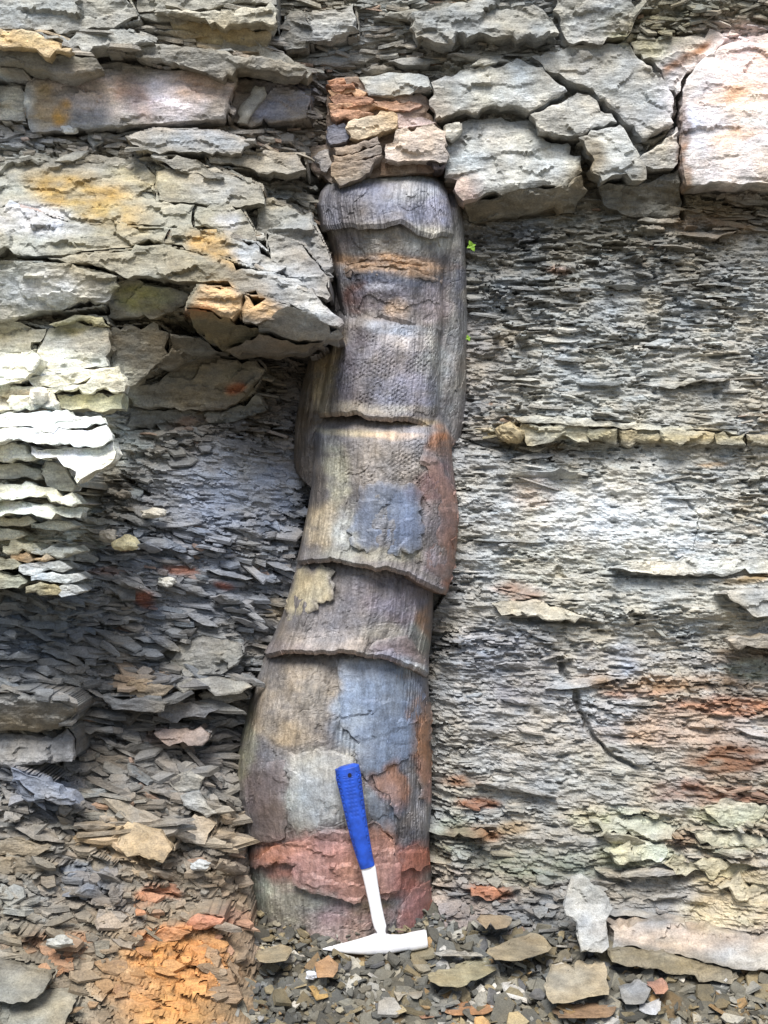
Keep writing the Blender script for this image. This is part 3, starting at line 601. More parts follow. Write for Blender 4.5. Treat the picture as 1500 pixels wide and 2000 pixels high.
# trunk niche: nothing of the cliff stands in front of the trunk
tl = np.interp(PYG, TR_L[:, 0], TR_L[:, 1]); trr = np.interp(PYG, TR_R[:, 0], TR_R[:, 1])
inT = (PXG > tl + 6) & (PXG < trr - 4) & (PYG > 340) & (PYG < 1860)
H = np.where(inT, np.minimum(H, np.where(PYG < 1600, -.05, np.maximum(trunk_d(PXG, PYG) - .01 - .05 * np.clip((1700 - PYG) / 100, 0, 1), -.05))), H)
nearT = (PXG > tl - 60) & (PXG < trr + 40) & (PYG > 640) & (PYG < 1640)
H = np.where(nearT, np.minimum(H, np.maximum(MAC + .012, -.03)), H)
FREE = ~inT
def carve(pts, wd, dep):
    global H
    m = np.full(GU.shape, 1e9)
    for (x0, y0), (x1, y1) in zip(pts[:-1], pts[1:]):
        dx, dy = x1 - x0, y1 - y0
        wx_ = PXG + 7 * fbm(PXG / 18, PYG / 18, 44, 2)
        t_ = np.clip(((wx_ - x0) * dx + (PYG - y0) * dy) / (dx * dx + dy * dy), 0, 1)
        m = np.minimum(m, np.hypot(wx_ - x0 - t_ * dx, PYG - y0 - t_ * dy))
    H = H - dep * np.clip(1.4 - m / wd, 0, 1)
for c_ in [([(1096,1300),(1120,1350),(1150,1430),(1200,1480),(1240,1500)], 5, .02), ([(1327,180),(1326,300),(1332,430)], 5, .03), ([(146,1380),(146,1440),(150,1510)], 6, .05), ([(235,930),(262,950),(285,965)], 4, .02), ([(1290,920),(1370,1010),(1360,1070)], 2.5, .006), ([(1000,1210),(1100,1214),(1160,1222)], 5, .02), ([(905,850),(960,870),(1000,872)], 6, .025), ([(1180,1125),(1300,1128),(1500,1126)], 2.5, .012), ([(105,1465),(102,1495),(108,1520)], 7, .04), ([(1270,360),(1290,400),(1300,430)], 5, .02)]:
    carve(*c_)

# slab relief
def relief_fn(s):
    cx = np.mean([p[0] for p in s['poly']]); cy = np.mean([p[1] for p in s['poly']])
    if s['d'] is None:
        u, v = px2uv(cx, cy, .06)
        jc = int(np.clip((v - vf[0]) / ST, 0, NF_V - 1)); ic = int(np.clip((u - uf[0]) / ST, 0, NF_U - 1))
        u, v = px2uv(cx, cy, MAC[jc, ic])
        jc = int(np.clip((v - vf[0]) / ST, 0, NF_V - 1)); ic = int(np.clip((u - uf[0]) / ST, 0, NF_U - 1))
        s['d'] = MAC[jc, ic] + s['off']
        ic2 = int(np.clip(ic + 14, 0, NF_U - 1)); ic1 = int(np.clip(ic - 14, 0, NF_U - 1))
        s['gx'] = float(np.clip((MAC[jc, ic2] - MAC[jc, ic1]) / (28 * ST) * 100, -.1, .1))
        s['blocked'] = not FREE[jc, ic]
    d0, gx, gy = s['d'], s['gx'], s['gy']
    return lambda x, y: d0 + gx * (x - cx) / 100 + gy * (y - cy) / 100

def roughen(poly, jag, r, step=9):
    out = []
    n = len(poly)
    for i in range(n):
        (x0, y0), (x1, y1) = poly[i], poly[(i + 1) % n]
        L = math.hypot(x1 - x0, y1 - y0); k = max(1, int(L / step))
        nx, ny = (y1 - y0) / (L + 1e-9), -(x1 - x0) / (L + 1e-9)
        w = 0
        for j in range(k):
            t = j / k
            w = (.75 * w + r.normal(0, jag * .5) + (r.normal(0, jag * 1.6) if r.uniform() < .15 else 0)) if j else 0
            ww = w * min(1, 3 * min(t, 1 - t) + .3)
            out.append((x0 + (x1 - x0) * t + nx * ww, y0 + (y1 - y0) * t + ny * ww))
    return out

def sheet(name, poly_px, fn, thick, rough, edge, colour, paint, mat, r, res=5.5, lam=1.0, jag=3, smooth=False, seed=0, step=9, vert=False):
    """an irregular slab: outline in photo pixels at relief fn, subdivided front, broken edges running straight back into the rock"""
    bp = np.array(roughen(poly_px, jag, r, step))
    bu, bv = px2uv(bp[:, 0], bp[:, 1], fn(bp[:, 0], bp[:, 1]))
    b = list(zip(bu, bv))
    nb = len(b)
    g_u, g_v = np.meshgrid(np.arange(bu.min() + res / 2, bu.max(), res), np.arange(bv.min() + res / 2, bv.max(), res))
    g_u = g_u.ravel() + r.uniform(-.3, .3, g_u.size) * res; g_v = g_v.ravel() + r.uniform(-.3, .3, g_v.size) * res
    ins = inpoly(g_u, g_v, b)
    g_u, g_v = g_u[ins], g_v[ins]
    if len(g_u):
        bd = boundary_dist(g_u, g_v, b); ok = bd > res * .45
        g_u, g_v = g_u[ok], g_v[ok]
    au = np.concatenate([bu, g_u]); av = np.concatenate([bv, g_v])
    res_ = delaunay_2d_cdt([Vector((float(x), float(y))) for x, y in zip(au, av)], [], [list(range(nb))], 1, 1e-4)
    vo, _, fo, ov, _, _ = res_
    vu = np.array([p.x for p in vo]); vv = np.array([p.y for p in vo])
    isb = np.array([any(i < nb for i in o) for o in ov])
    tris = np.array([f if len(f) == 3 else f[:3] for f in fo])
    # orientation: towards -y
    A = (vu[tris[:, 1]] - vu[tris[:, 0]]) * (vv[tris[:, 2]] - vv[tris[:, 0]]) - (vu[tris[:, 2]] - vu[tris[:, 0]]) * (vv[tris[:, 1]] - vv[tris[:, 0]])
    flip = A > 0
    tris[flip] = tris[flip][:, ::-1]
    d0 = np.full(vu.shape, float(np.mean(fn(bp[:, 0], bp[:, 1]))))
    for _ in range(24):
        d0 = .5 * d0 + .5 * fn(*uv2px(vu, vv, d0))
    e = np.where(isb, 0, boundary_dist(vu, vv, b))
    nf = int(np.clip((np.ptp(vu) * np.ptp(vv)) / 1500, 2, 60))
    fu = r.uniform(vu.min(), vu.max(), nf); fv = r.uniform(vv.min(), vv.max(), nf)
    wu = vu + 9 * fbm(vu / 22, vv / 14, seed + 21, 3); wv = vv + 6 * fbm(vu / 22, vv / 14, seed + 22, 3)
    near = np.argmin((wu[:, None] - fu) ** 2 + ((wv[:, None] - fv) * 2.4) ** 2, 1)
    fo_ = r.normal(0, .8, nf); fgx = r.normal(0, .022, nf); fgy = r.normal(0, .05, nf)
    fac = fo_[near] + fgx[near] * (vu - fu[near]) + fgy[near] * (vv - fv[near])
    rl = .55 * fac + .4 * fbm(vu / 45, vv / (30 / (1 + lam)), seed, 3) + .28 * lam * np.round(3 * fbm(vu / 60, vv / 9, seed + 7, 3)) / 3 + .25 * fbm(vu / 9, vv / 6, seed + 3, 2)
    dd = d0 + rough * rl * np.clip(e / edge + .4, 0, 1) - (edge / S) * .45 * (np.clip(1 - e / edge, 0, 1)) ** 2
    front = world(vu, vv, dd)
    ppx, ppy = uv2px(vu, vv, dd)
    if colour is None: cc = sample(paint, ppx, ppy)
    else:
        wgt = (np.clip(.25 + e / 26 + .5 * fbm(vu / 14, vv / 26, seed + 15, 3), .1, .62) if vert else np.full(len(vu), .6))[:, None]
        cc = wgt * lin(colour) * (.86 if vert else 1) + (1 - wgt) * sample(paint, ppx, ppy)
    n_ = fbm(vu / 7, vv / 70, seed + 9, 4) if vert else fbm(vu / 40, vv / 12, seed + 9, 4)
    cc = cc * (1 + .34 * n_ + .2 * fbm(vu / 9, vv / 6, seed + 10, 2))[:, None] * (1 + .05 * np.stack([fbm(vu / 60, vv / 40, seed + 13, 2), 0 * vu, -fbm(vu / 60, vv / 40, seed + 13, 2)], -1))
    # sides: boundary rings straight back, broken in layers
    cnt = {}
    for t in tris:
        for a_, b_ in ((t[0], t[1]), (t[1], t[2]), (t[2], t[0])):
            cnt[(a_, b_)] = cnt.get((a_, b_), 0) + 1
    be = [(a_, b_) for (a_, b_) in cnt if (b_, a_) not in cnt]
    ring = sorted({a_ for a_, _ in be} | {b_ for _, b_ in be})
    idx = {v: i for i, v in enumerate(ring)}
    ru, rv, rd, rc = vu[ring], vv[ring], dd[ring], cc[ring]
    verts = [front]; cols = [cc]; off = len(front); quads = []
    prev = {v: v for v in ring}
    cu, cv = ru.mean(), rv.mean()
    for q, fr in enumerate((.14, .3, .5, .75, 1.0)):
        k = .008 * (q + 1) + .022 * r.uniform(-1, 1)
        jx = r.normal(0, 1.6, len(ring)) + 3 * fbm(ru / 14, rv / 14 + q * 5, seed + 31, 2); jy = r.normal(0, .9, len(ring)) + 2 * fbm(ru / 14, rv / 14 + q * 5, seed + 32, 2)
        verts.append(world(ru + (cu - ru) * k + jx, rv + (cv - rv) * k * .5 + jy, rd - thick * fr))
        cols.append(rc * np.exp(r.normal(-.05, .12)))
        for a_, b_ in be:
            quads.append((prev[b_], prev[a_], off + idx[a_], off + idx[b_]))
        prev = {v: off + idx[v] for v in ring}
        off += len(ring)
    back = len(np.concatenate(verts))
    verts.append(world(np.array([cu]), np.array([cv]), np.array([rd.mean() - thick]))); cols.append(rc.mean(0)[None])
    bt = [(prev[b_], prev[a_], back) for a_, b_ in be]
    return mesh_np(name, np.concatenate(verts), quads, np.concatenate([tris, np.array(bt)]), np.concatenate(cols), mat, smooth)

SLAB_MESH = []
rs = np.random.default_rng(55)
for i, s in enumerate(SL):
    fn = relief_fn(s)
    if s.get('blocked'): continue
    P = np.array(s['poly'], float)
    qu, qv = px2uv(P[:, 0], P[:, 1], fn(P[:, 0], P[:, 1]))
    i0 = max(int((qu.min() - uf[0]) / ST) - 1, 0); i1 = min(int((qu.max() - uf[0]) / ST) + 2, NF_U)
    j0 = max(int((qv.min() - vf[0]) / ST) - 1, 0); j1 = min(int((qv.max() - vf[0]) / ST) + 2, NF_V)
    if i1 > i0 and j1 > j0:
        m = inpoly(GU[j0:j1, i0:i1], GV[j0:j1, i0:i1], list(zip(qu, qv)))
        if not s.get('auto'):
            lim = fn(PXG[j0:j1, i0:i1], PYG[j0:j1, i0:i1]) - min(.018, s['thick'] * .5)
            H[j0:j1, i0:i1] = np.where(m, np.minimum(H[j0:j1, i0:i1], lim), H[j0:j1, i0:i1])
            FREE[j0:j1, i0:i1] &= ~m
            if P[:, 0].mean() < 660 and s['name'] != 'pale_ledge':
                kx, ky = qu.mean(), qv.mean()
                gq = [(x_ + 6 * np.sign(x_ - kx), y_ + 5 * np.sign(y_ - ky)) for x_, y_ in zip(qu, qv)]
                m2 = inpoly(GU[j0:j1, i0:i1], GV[j0:j1, i0:i1], gq) & ~m & (GV[j0:j1, i0:i1] < ky + .3 * np.ptp(qv))
                H[j0:j1, i0:i1] = np.where(m2, np.maximum(H[j0:j1, i0:i1], lim + .006), H[j0:j1, i0:i1])
    big = (qu.max() - qu.min()) * (qv.max() - qv.min()) > 12000
    SLAB_MESH.append((s['name'], sheet(s['name'], s['poly'], fn, s['thick'], s['rough'], s['edge'], s['c'], PAINT, M_SLAB, rs, res=4.2 if big else (3.6 if not s.get('auto') else 5.5), lam=s['lam'], jag=s['jag'], seed=200 + i)))

# cliff mesh: fine in and around the frame, coarse beyond
uo_l = [-6500, -3500, -2000, -1200, -750, -450, -280]; uo_r = [1780, 1950, 2250, 2700, 3500, 5000, 8000]
vo_t = [-5200, -3200, -1900, -1100, -650, -380, -220]
ua = np.concatenate([uo_l, uf, uo_r]); va = np.concatenate([vo_t, vf, [2100, 2200]])
AU, AV = np.meshgrid(ua, va)
cu = np.clip(((AU - uf[0]) / ST).round().astype(int), 0, NF_U - 1); cv = np.clip(((AV - vf[0]) / ST).round().astype(int), 0, NF_V - 1)
HH = H[cv, cu]; TT = TINT[cv, cu]
outside = (AU < uf[0]) | (AU > uf[-1]) | (AV < vf[0])
HH = np.where(outside, .08 + .10 * fbm(AU / 400, AV / 200, 5, 4) + np.clip((AV - 1500) / 2500, 0, 1) * .3, HH)
HH = np.where(AV < vf[0], HH - np.clip((vf[0] - AV) / S, 0, 9) * .12, HH)
ppx, ppy = uv2px(AU, AV, HH)
CC = sample(PAINT, ppx, ppy) * TT
cl_me = mesh_np('cliff', world(AU.ravel(), AV.ravel(), HH.ravel()), grid_quads(len(va), len(ua)), None, CC.reshape(-1, 3), M_ROCK)
cliff = link('cliff', cl_me, kind='structure', label='layered grey and ochre shale cliff around the fossil trunk')
for nme, me in SLAB_MESH:
    link(nme, me, cliff)

# ------------------------------------------------------------------ loose and jutting shale flakes
NV = 6
def flake_batch(P, ax, bx, th, tilt, dip, yaw, colr, r):
    """irregular thin plates: P centre (n,3); ax,bx half sizes, th thickness in metres; tilt towards the viewer, dip along the face, yaw about the plate normal"""
    n = len(P)
    ang = (np.arange(NV)[None] + r.uniform(-.33, .33, (n, NV))) / NV * 2 * np.pi
    rad = r.uniform(.5, 1.15, (n, NV))
    lx = np.cos(ang) * rad; ly = np.sin(ang) * rad
    c, s = np.cos(yaw)[:, None], np.sin(yaw)[:, None]
    X = lx * ax[:, None]; Y = ly * bx[:, None]
    X, Y = X * c - Y * s, X * s + Y * c
    out = []
    for sgn, sc_ in ((1, .93), (-1, 1.0)):
        Z = sgn * th[:, None] / 2 * r.uniform(.75, 1.25, (n, NV))
        x, y, z = X * sc_, Y * sc_, Z
        ct, st = np.cos(tilt)[:, None], np.sin(tilt)[:, None]      # rotate about x: top face turns to -y
        y2 = y * ct - z * st; z2 = y * st + z * ct
        cd, sd = np.cos(dip)[:, None], np.sin(dip)[:, None]        # rotate in the face plane
        x3 = x * cd + z2 * sd; z3 = -x * sd + z2 * cd
        out.append(np.stack([x3, y2, z3], -1) + P[:, None])
    V = np.concatenate(out, 1)                                     # n, 2NV, 3
    f = np.arange(NV); g = (f + 1) % NV
    quads = np.stack([f, f + NV, g + NV, g], -1)
    tt = np.array([(0, i, i + 1) for i in range(1, NV - 1)]); tb = np.array([(NV, NV + i + 1, NV + i) for i in range(1, NV - 1)])
    tris = np.concatenate([tt, tb])
    C = np.repeat(colr[:, None], 2 * NV, 1) * r.uniform(.9, 1.1, (n, 2 * NV, 1))
    return V, quads, tris, C

def flakes_to_objects(name, stuff_name, batches, n_obj, parent, mat, area, **kw):
    V = np.concatenate([b[0] for b in batches]); C = np.concatenate([b[3] for b in batches]); q, t = batches[0][1], batches[0][2]
    order = np.argsort(-area)
    for i in order[:n_obj]:
        link(name, mesh_np(name, V[i], q, t, C[i], mat), parent)
    rest = order[n_obj:]
    off = (np.arange(len(rest)) * 2 * NV)[:, None, None]
    me = mesh_np(stuff_name, V[rest].reshape(-1, 3), (q[None] + off).reshape(-1, 4), (t[None] + off).reshape(-1, 3), C[rest].reshape(-1, 3), mat)
    return link(stuff_name, me, parent, kind='stuff')

r = np.random.default_rng(900)
# region boxes: n, x0,y0,x1,y1, half-length px, half-depth px, thickness px, tilt mean/sd, dip mean/sd, jut m
REG = [
 (1500, -60, -40, 620, 130, (14, 60), (12, 30), (3, 8), (12, 14), (7, 6), .010),
 (500, -60, 235, 560, 320, (10, 40), (10, 26), (3, 8), (25, 20), (4, 12), .012),
 (500, -60, 320, 560, 500, (12, 40), (10, 22), (2, 5), (45, 15), (10, 8), .004),
 (600, 480, 320, 650, 620, (10, 42), (10, 24), (3, 8), (20, 18), (26, 12), .010),
 (700, 480, 60, 640, 320, (8, 36), (8, 22), (2, 6), (25, 20), (15, 15), .010),
 (350, 200, 690, 560, 860, (10, 40), (10, 22), (2, 6), (25, 20), (5, 10), .006),
 (130, 160, 850, 610, 1060, (12, 50), (10, 22), (2, 5), (40, 14), (12, 10), .005),
 (560, 160, 1040, 590, 1340, (14, 60), (9, 24), (3, 9), (22, 15), (14, 9), .010),
 (300, -60, 1150, 170, 1520, (14, 60), (10, 26), (4, 11), (20, 15), (10, 14), .012),
 (560, 130, 1320, 480, 1640, (16, 72), (10, 28), (4, 10), (18, 14), (6, 14), .016),
 (720, -60, 1480, 490, 1900, (9, 46), (9, 26), (3, 9), (30, 20), (14, 16), .011),
 (600, -60, 1800, 500, 2060, (8, 36), (8, 22), (2, 7), (38, 20), (10, 25), .010),
 (1000, 600, -40, 1240, 150, (12, 50), (10, 24), (2, 7), (18, 16), (-3, 10), .010),
 (700, 1230, -40, 1560, 90, (8, 36), (8, 20), (2, 6), (25, 20), (0, 14), .010),
 (240, 1140, 350, 1560, 460, (14, 60), (9, 18), (2, 5), (10, 12), (2, 6), .010),
 (620, 900, 420, 1560, 830, (9, 52), (7, 15), (1.5, 5), (12, 14), (2, 6), .006),
 (170, 890, 830, 1560, 930, (10, 46), (7, 15), (1.5, 5), (14, 14), (3, 6), .006),
 (130, 890, 900, 1560, 1240, (12, 60), (7, 14), (1.2, 4), (18, 14), (3, 5), .004),
 (260, 850, 1220, 1560, 1560, (8, 48), (6, 14), (1.2, 4), (18, 16), (3, 8), .005),
 (330, 850, 1500, 1560, 1800, (9, 48), (7, 16), (1.5, 5), (18, 16), (3, 8), .007),
 (420, 860, 1720, 1200, 1860, (6, 26), (6, 18), (2, 6), (35, 22), (3, 18), .010),
]
bat = []; areas = []
for (n, x0, y0, x1, y1, la, lb, lt, ti, di, jut) in REG:
    px = r.uniform(x0, x1, n); py = r.uniform(y0, y1, n)
    # break up the box edges
    px = px + 30 * r.normal(0, 1, n); py = py + 14 * r.normal(0, 1, n)
    dd = np.full(n, .08)
    for _ in range(3):
        u, v = px2uv(px, py, dd)
        jc = np.clip(((v - vf[0]) / ST).astype(int), 0, NF_V - 1); ic = np.clip(((u - uf[0]) / ST).astype(int), 0, NF_U - 1)
        dd = H[jc, ic]
    ok = FREE[jc, ic] & ~((px > np.interp(py, TR_L[:, 0], TR_L[:, 1]) - 4) & (px < np.interp(py, TR_R[:, 0], TR_R[:, 1]) + 10) & (py > 330) & (py < 1880))
    ok &= ~((np.hypot((px - 340) / 140, (py - 1915) / 110) < 1) & (r.uniform(0, 1, n) > .2))
    ok &= (vn(px / 40, py / 22, 71) > .30) & (r.uniform(0, 1, n) > (.85 if x0 > 700 else .6) * SOFT[jc, ic])
    u, v, dd, px, py = u[ok], v[ok], dd[ok], px[ok], py[ok]; n = len(u)
    ax = np.exp(r.uniform(np.log(la[0]), np.log(la[1]), n)) / S; bx = np.exp(r.uniform(np.log(lb[0]), np.log(lb[1]), n)) / S
    bx = np.minimum(bx, ax * .8)
    th = r.uniform(*lt, n) / S
    tilt = np.radians(r.normal(ti[0], ti[1], n)); dip = np.radians(r.normal(di[0], di[1], n)); yaw = r.normal(0, .25, n)
    jd = np.abs(r.normal(0, jut, n))
    cen = world(u, v, dd)
    cen[:, 1] += bx * .75 * np.cos(tilt) - jd * .8
    cc = sample(PAINT, px, py) * np.exp(r.normal(0.02, .12, (n, 1)))
    wm = r.normal(0, .04, n)
    cc = cc * np.stack([1 + wm, np.ones(n), 1 - wm], -1)
    rust = r.uniform(0, 1, n) < (.03 if x0 < 700 else .015)
    cc[rust] = cc[rust] * .5 + lin((160, 116, 82)) * .5
    bat.append(flake_batch(cen, ax, bx, th, tilt, dip, yaw, cc, r))
    inview = (px > 0) & (px < 1500) & (py > 0) & (py < 2000)
    areas.append(np.where(inview, ax * (bx * np.abs(np.sin(tilt)) + th + .3 * jd), 0))
flakes_to_objects('shale_flake', 'small_shale_flakes', bat, 300, cliff, M_ROCK, np.concatenate(areas))
print('flakes', sum(len(a) for a in areas), time.time() - T0)

# round nodule in the tan band, small knobs
def blob(name, px, py, d, rx, ry, rz, colr, mat, seed, n=18, squash=.15, flat=None):
    th = np.linspace(0, np.pi, n); ph = np.linspace(0, 2 * np.pi, 2 * n, endpoint=False)
    TH, PH = np.meshgrid(th, ph, indexing='ij')
    x = np.sin(TH) * np.cos(PH); y = np.sin(TH) * np.sin(PH); z = np.cos(TH)
    k = 1 + squash * (fbm(x * 1.7 + 3, y * 1.7 + z * 2.3, seed, 3)) + .05 * fbm(x * 6, y * 6 + z * 5, seed + 3, 2)
    u, v = px2uv(px, py, d)
    c = world(np.array([float(u)]), np.array([float(v)]), np.array([d]))[0]
    V = np.stack([x * k * rx / S, y * k * ry / S, z * k * rz / S], -1) + c
    i = np.arange(n - 1)[:, None] * 2 * n + np.arange(2 * n)[None]; j = np.arange(n - 1)[:, None] * 2 * n + (np.arange(2 * n)[None] + 1) % (2 * n)
    q = np.stack([i, i + 2 * n, j + 2 * n, j], -1).reshape(-1, 4)
    C = lin(colr)[None] * (1 + .15 * fbm(x * 3, y * 3 + z * 4, seed + 5, 3)).reshape(-1, 1)
    return mesh_np(name, V.reshape(-1, 3), q, None, C, mat, False)
link('nodule', blob('nodule', 995, 846, .028, 27, 24, 21, (164, 148, 112), M_SLAB, 5, n=14, squash=.45), cliff)
print('cliff', time.time() - T0)

# ------------------------------------------------------------------ fossil trunk
trunk = link('fossil_trunk', None, None, 'upright fossil tree trunk in stacked ringed segments, bedded in the shale cliff', 'fossil trunk')
NPH = 190
SEGS.append(SHEATH)
for k, (ytop, outl, bot, ext) in enumerate(SEGS):
    ph = np.radians(np.linspace(-118, 118, NPH))
    sx = np.sin(ph)
    rows_h = np.interp(0, [0], [0])
    ymid = np.array([p[0] for p in outl])
    ybm = np.mean([p[1] for p in bot])
    NR = max(14, int((ybm - ytop) / 2.6))
    t = np.linspace(0, 1, NR)
    # lower edge per column (photo x of that column near the bottom)
    xl0, xr0 = seg_geo(k, np.full(NPH, ybm))
    xcol = (xl0 + xr0) / 2 + sx * (xr0 - xl0) / 2
    rag = 8.0 * fbm(xcol / 38, np.full(NPH, 3.1 * k), 40 + k, 4) + 3.5 * np.round(2 * fbm(xcol / 30, np.full(NPH, 7.7 * k), 60 + k, 2)) / 2
    yb = seg_bot(k, xcol) + rag
    YY = ytop + t[:, None] * (yb[None] - ytop)
    XL, XR = seg_geo(k, YY)
    c = (XL + XR) / 2; a = (XR - XL) / 2
    PH = np.broadcast_to(ph, YY.shape)
    x = c + a * np.sin(PH)
    dep = TD0 + ext + (.80 if k < 8 else .50) * a / S * np.cos(PH)
    arc = PH * a                                   # px along the surface
    lean = 1.0
    g = .0016 * fbm(arc / 6, YY / 130, 300 + k, 3) + .0024 * fbm(arc / 22, YY / 170, 310 + k, 3)   # long grooves
    g += .005 * fbm(arc / 70, YY / 90, 320 + k, 3) + .0009 * fbm(arc / 4, YY / 5, 330 + k, 2)
    g -= .0011 * np.exp(-(fbm(arc / 75, YY / 30, 335 + k, 3) / .035) ** 2) * (vn(arc / 60, YY / 60, 336 + k) > .5)   # irregular cross cracks
    pk = fbm(arc / 60, YY / 110, 337 + k, 3); g += .0022 * (pk > .16) + .0012 * (pk > -.25) + .0030 * np.cos(PH * 6 + 3 * fbm(PH * 1.5, YY / 120, 338 + k, 2))          # peeled skins
    if k in (3, 4):                                # rows of leaf scars
        mask = np.clip(2.2 - np.abs((x - 765) / 62), 0, 1) * np.clip(2.0 - np.abs((YY - (735 if k == 3 else 930)) / (62 if k == 3 else 40)), 0, 1)
        ar2 = arc + 5 * fbm(arc / 40, YY / 40, 12, 2); mask = mask * np.clip(.5 + 2.2 * fbm(arc / 34, YY / 30, 13, 3), 0, 1)
        row = np.floor(ar2 / 7); fx = ar2 / 7 - row - .5
        fy = (YY / 8.5 + .5 * row + .35 * vn(row, row * 0, 5)); fy = fy - np.floor(fy) - .5
        g -= mask * .0028 * np.exp(-(fx * fx / .05 + fy * fy / .05)) * (.5 + vn(row, np.floor(YY / 8.5), 8))
        g += mask * .0003 * np.cos(ar2 / 7 * 2 * np.pi)
    if k == 6:                                     # rounded bulge, ribs of the blue patch
        q = np.hypot((x - 585) / 80, (YY - 1375) / 85)
        g += .008 * np.clip(1.1 - q, 0, 1) ** .6
        m = np.clip((x - 655) / 14, 0, 1)
        g += m * .0014 * np.cos(arc / 9 * 2 * np.pi + 1.5 * fbm(arc / 30, YY / 90, 9, 2)) * (.4 + vn(arc / 30, YY / 200, 10))
    if k == 0:
        g += .0018 * np.cos(arc / 7.5 * 2 * np.pi + .02 * (YY - 380)) * vn(arc / 30, YY / 40, 11)
        dep = dep - .035 * np.clip((385 - YY) / 45, 0, 1) ** 2
    # lower lip swells slightly
    fl = np.clip((YY - (yb[None] - 26)) / 26, 0, 1)
    dep = dep + ((.002, .003, .004, .008, .010, .009, .0, .0, 0)[k] * fl ** 2 + g) * np.clip(np.cos(PH) * 1.6 + .35, .1, 1)
    # shoulders: pull the top row in
    tl_, td_ = ((34, .0), (22, .022), (20, .014), (32, .026), (62, .040), (36, .022), (40, .024), (30, .01), (30, .02))[k]
    tp = np.clip(1 - (YY - ytop) / tl_, 0, 1)
    dep = dep - td_ * tp ** 1.6
    u, v = px2uv(x, YY, np.maximum(dep, -.02) * 0 + .03)
    # photo positions hold on the visible front: convert with the true relief there
    u, v = px2uv(x, YY, dep)
    W = world(u, v, dep)
    C = sample(TPAINT, x, YY) * (1 + .22 * fbm(arc / 9, YY / 60, 340 + k, 3) + .22 * fbm(arc / 4, YY / 9, 350 + k, 2) + .34 * fbm(arc / 26, YY / 30, 355 + k, 4) + .22 * fbm(arc / 5, YY / 120, 357 + k, 3))[..., None]
    W = W.reshape(-1, 3); C = C.reshape(-1, 3)
    q = grid_quads(NR, NPH)[:, ::-1]
    # lip: two rings inwards under the lower edge, one over the top
    last = W.reshape(NR, NPH, 3)[-1]; first = W.reshape(NR, NPH, 3)[0]
    ctr = np.array([(last[:, 0].min() + last[:, 0].max()) / 2, -TD0, 0])
    def inward(ring, k_, dz):
        o = ring.copy(); o[:, 0] += (ctr[0] - o[:, 0]) * k_; o[:, 1] += (ctr[1] - o[:, 1]) * k_; o[:, 2] += dz; return o
    n0 = len(W)
    rj = np.random.default_rng(k)
    r1 = inward(last, .035, -.0075) + rj.normal(0, .0003, last.shape); r2 = inward(last, .34, -.001); t1 = inward(first, .55, .004)
    W = np.concatenate([W, r1, r2, t1])
    lc = C.reshape(NR, NPH, 3)[-1]
    edge_c = lin((140, 108, 84)) if k in (1, 3, 4, 5) else lc.mean(0)
    C = np.concatenate([C, .5 * lc + .5 * edge_c, .4 * lc + .6 * edge_c, C.reshape(NR, NPH, 3)[0]])
    i = np.arange(NPH - 1)
    lr = (NR - 1) * NPH
    qs = [q, np.stack([lr + i, lr + i + 1, n0 + i + 1, n0 + i], -1), np.stack([n0 + i, n0 + i + 1, n0 + NPH + i + 1, n0 + NPH + i], -1), np.stack([n0 + 2 * NPH + i, n0 + 2 * NPH + i + 1, i + 1, i], -1)]
    nm = 'trunk_segment' if k < 8 else 'bark_sheath'
    link(nm, mesh_np(nm, W, np.concatenate(qs), None, C, M_FOSSIL, False), trunk)

rt = np.random.default_rng(77)
def tpatch(name, poly, off, thick=.012, rough=.0012, c=None, edge=3, jag=3, seed=0, res=5, lam=.4, parent=trunk, mat=M_FOSSIL, fn=None, label=None):
    f = fn or (lambda x, y: trunk_d(x, y) + off)
    o = link(name, sheet(name, poly, f, thick, rough, edge, c, TPAINT, mat, rt, res=res, lam=lam, jag=jag, seed=seed, step=6, vert=mat is M_FOSSIL), parent)
    if label: o['label'] = label
    return o
# skins of bark that lie on the segments
tpatch('bark_plate', [(582,1112),(620,1108),(655,1116),(654,1140),(650,1170),(632,1178),(622,1190),(602,1199),(590,1204),(560,1214),(562,1180),(572,1140)], .005, c=(205,188,145), seed=1, jag=4, label='cream bark plate with ragged lower edge')
tpatch('bark_plate', [(664,1288),(720,1284),(780,1290),(826,1318),(832,1356),(822,1390),(812,1412),(815,1465),(790,1484),(770,1492),(748,1508),(728,1512),(716,1524),(700,1500),(690,1440),(660,1420),(652,1390),(664,1350),(660,1316)], .005, c=(122,136,158), seed=2, jag=3, label='blue grey ribbed bark plate')
tpatch('bark_plate', [(716,1528),(740,1560),(752,1572),(760,1600),(775,1620),(776,1646),(768,1652),(758,1628),(738,1622),(728,1600),(716,1590),(706,1560)], .004, c=(112,122,136), seed=3, jag=2)
tpatch('bark_plate', [(728,1514),(750,1508),(782,1492),(790,1520),(786,1560),(780,1600),(770,1590),(764,1560),(748,1548),(734,1536)], .002, c=(164,120,98), seed=4, jag=2)
tpatch('bark_plate', [(486,1692),(520,1664),(562,1648),(600,1640),(628,1622),(690,1620),(730,1606),(760,1640),(768,1670),(785,1690),(780,1740),(755,1760),(712,1748),(704,1764),(680,1762),(640,1750),(600,1742),(572,1730),(570,1706),(578,1690),(540,1682),(530,1690)], .014, thick=.022, c=(178,126,110), seed=5, jag=4, rough=.003, label='reddish bark plate broken along its lower edge')
tpatch('bark_plate', [(782,1668),(812,1650),(834,1656),(838,1690),(822,1702),(800,1696),(778,1704)], .012, thick=.018, c=(165,100,78), seed=6, rough=.003)
tpatch('bark_plate', [(776,1812),(786,1770),(806,1738),(840,1722),(846,1780),(842,1806),(810,1826),(780,1832)], .012, thick=.02, c=(172,112,100), seed=7, rough=.002)
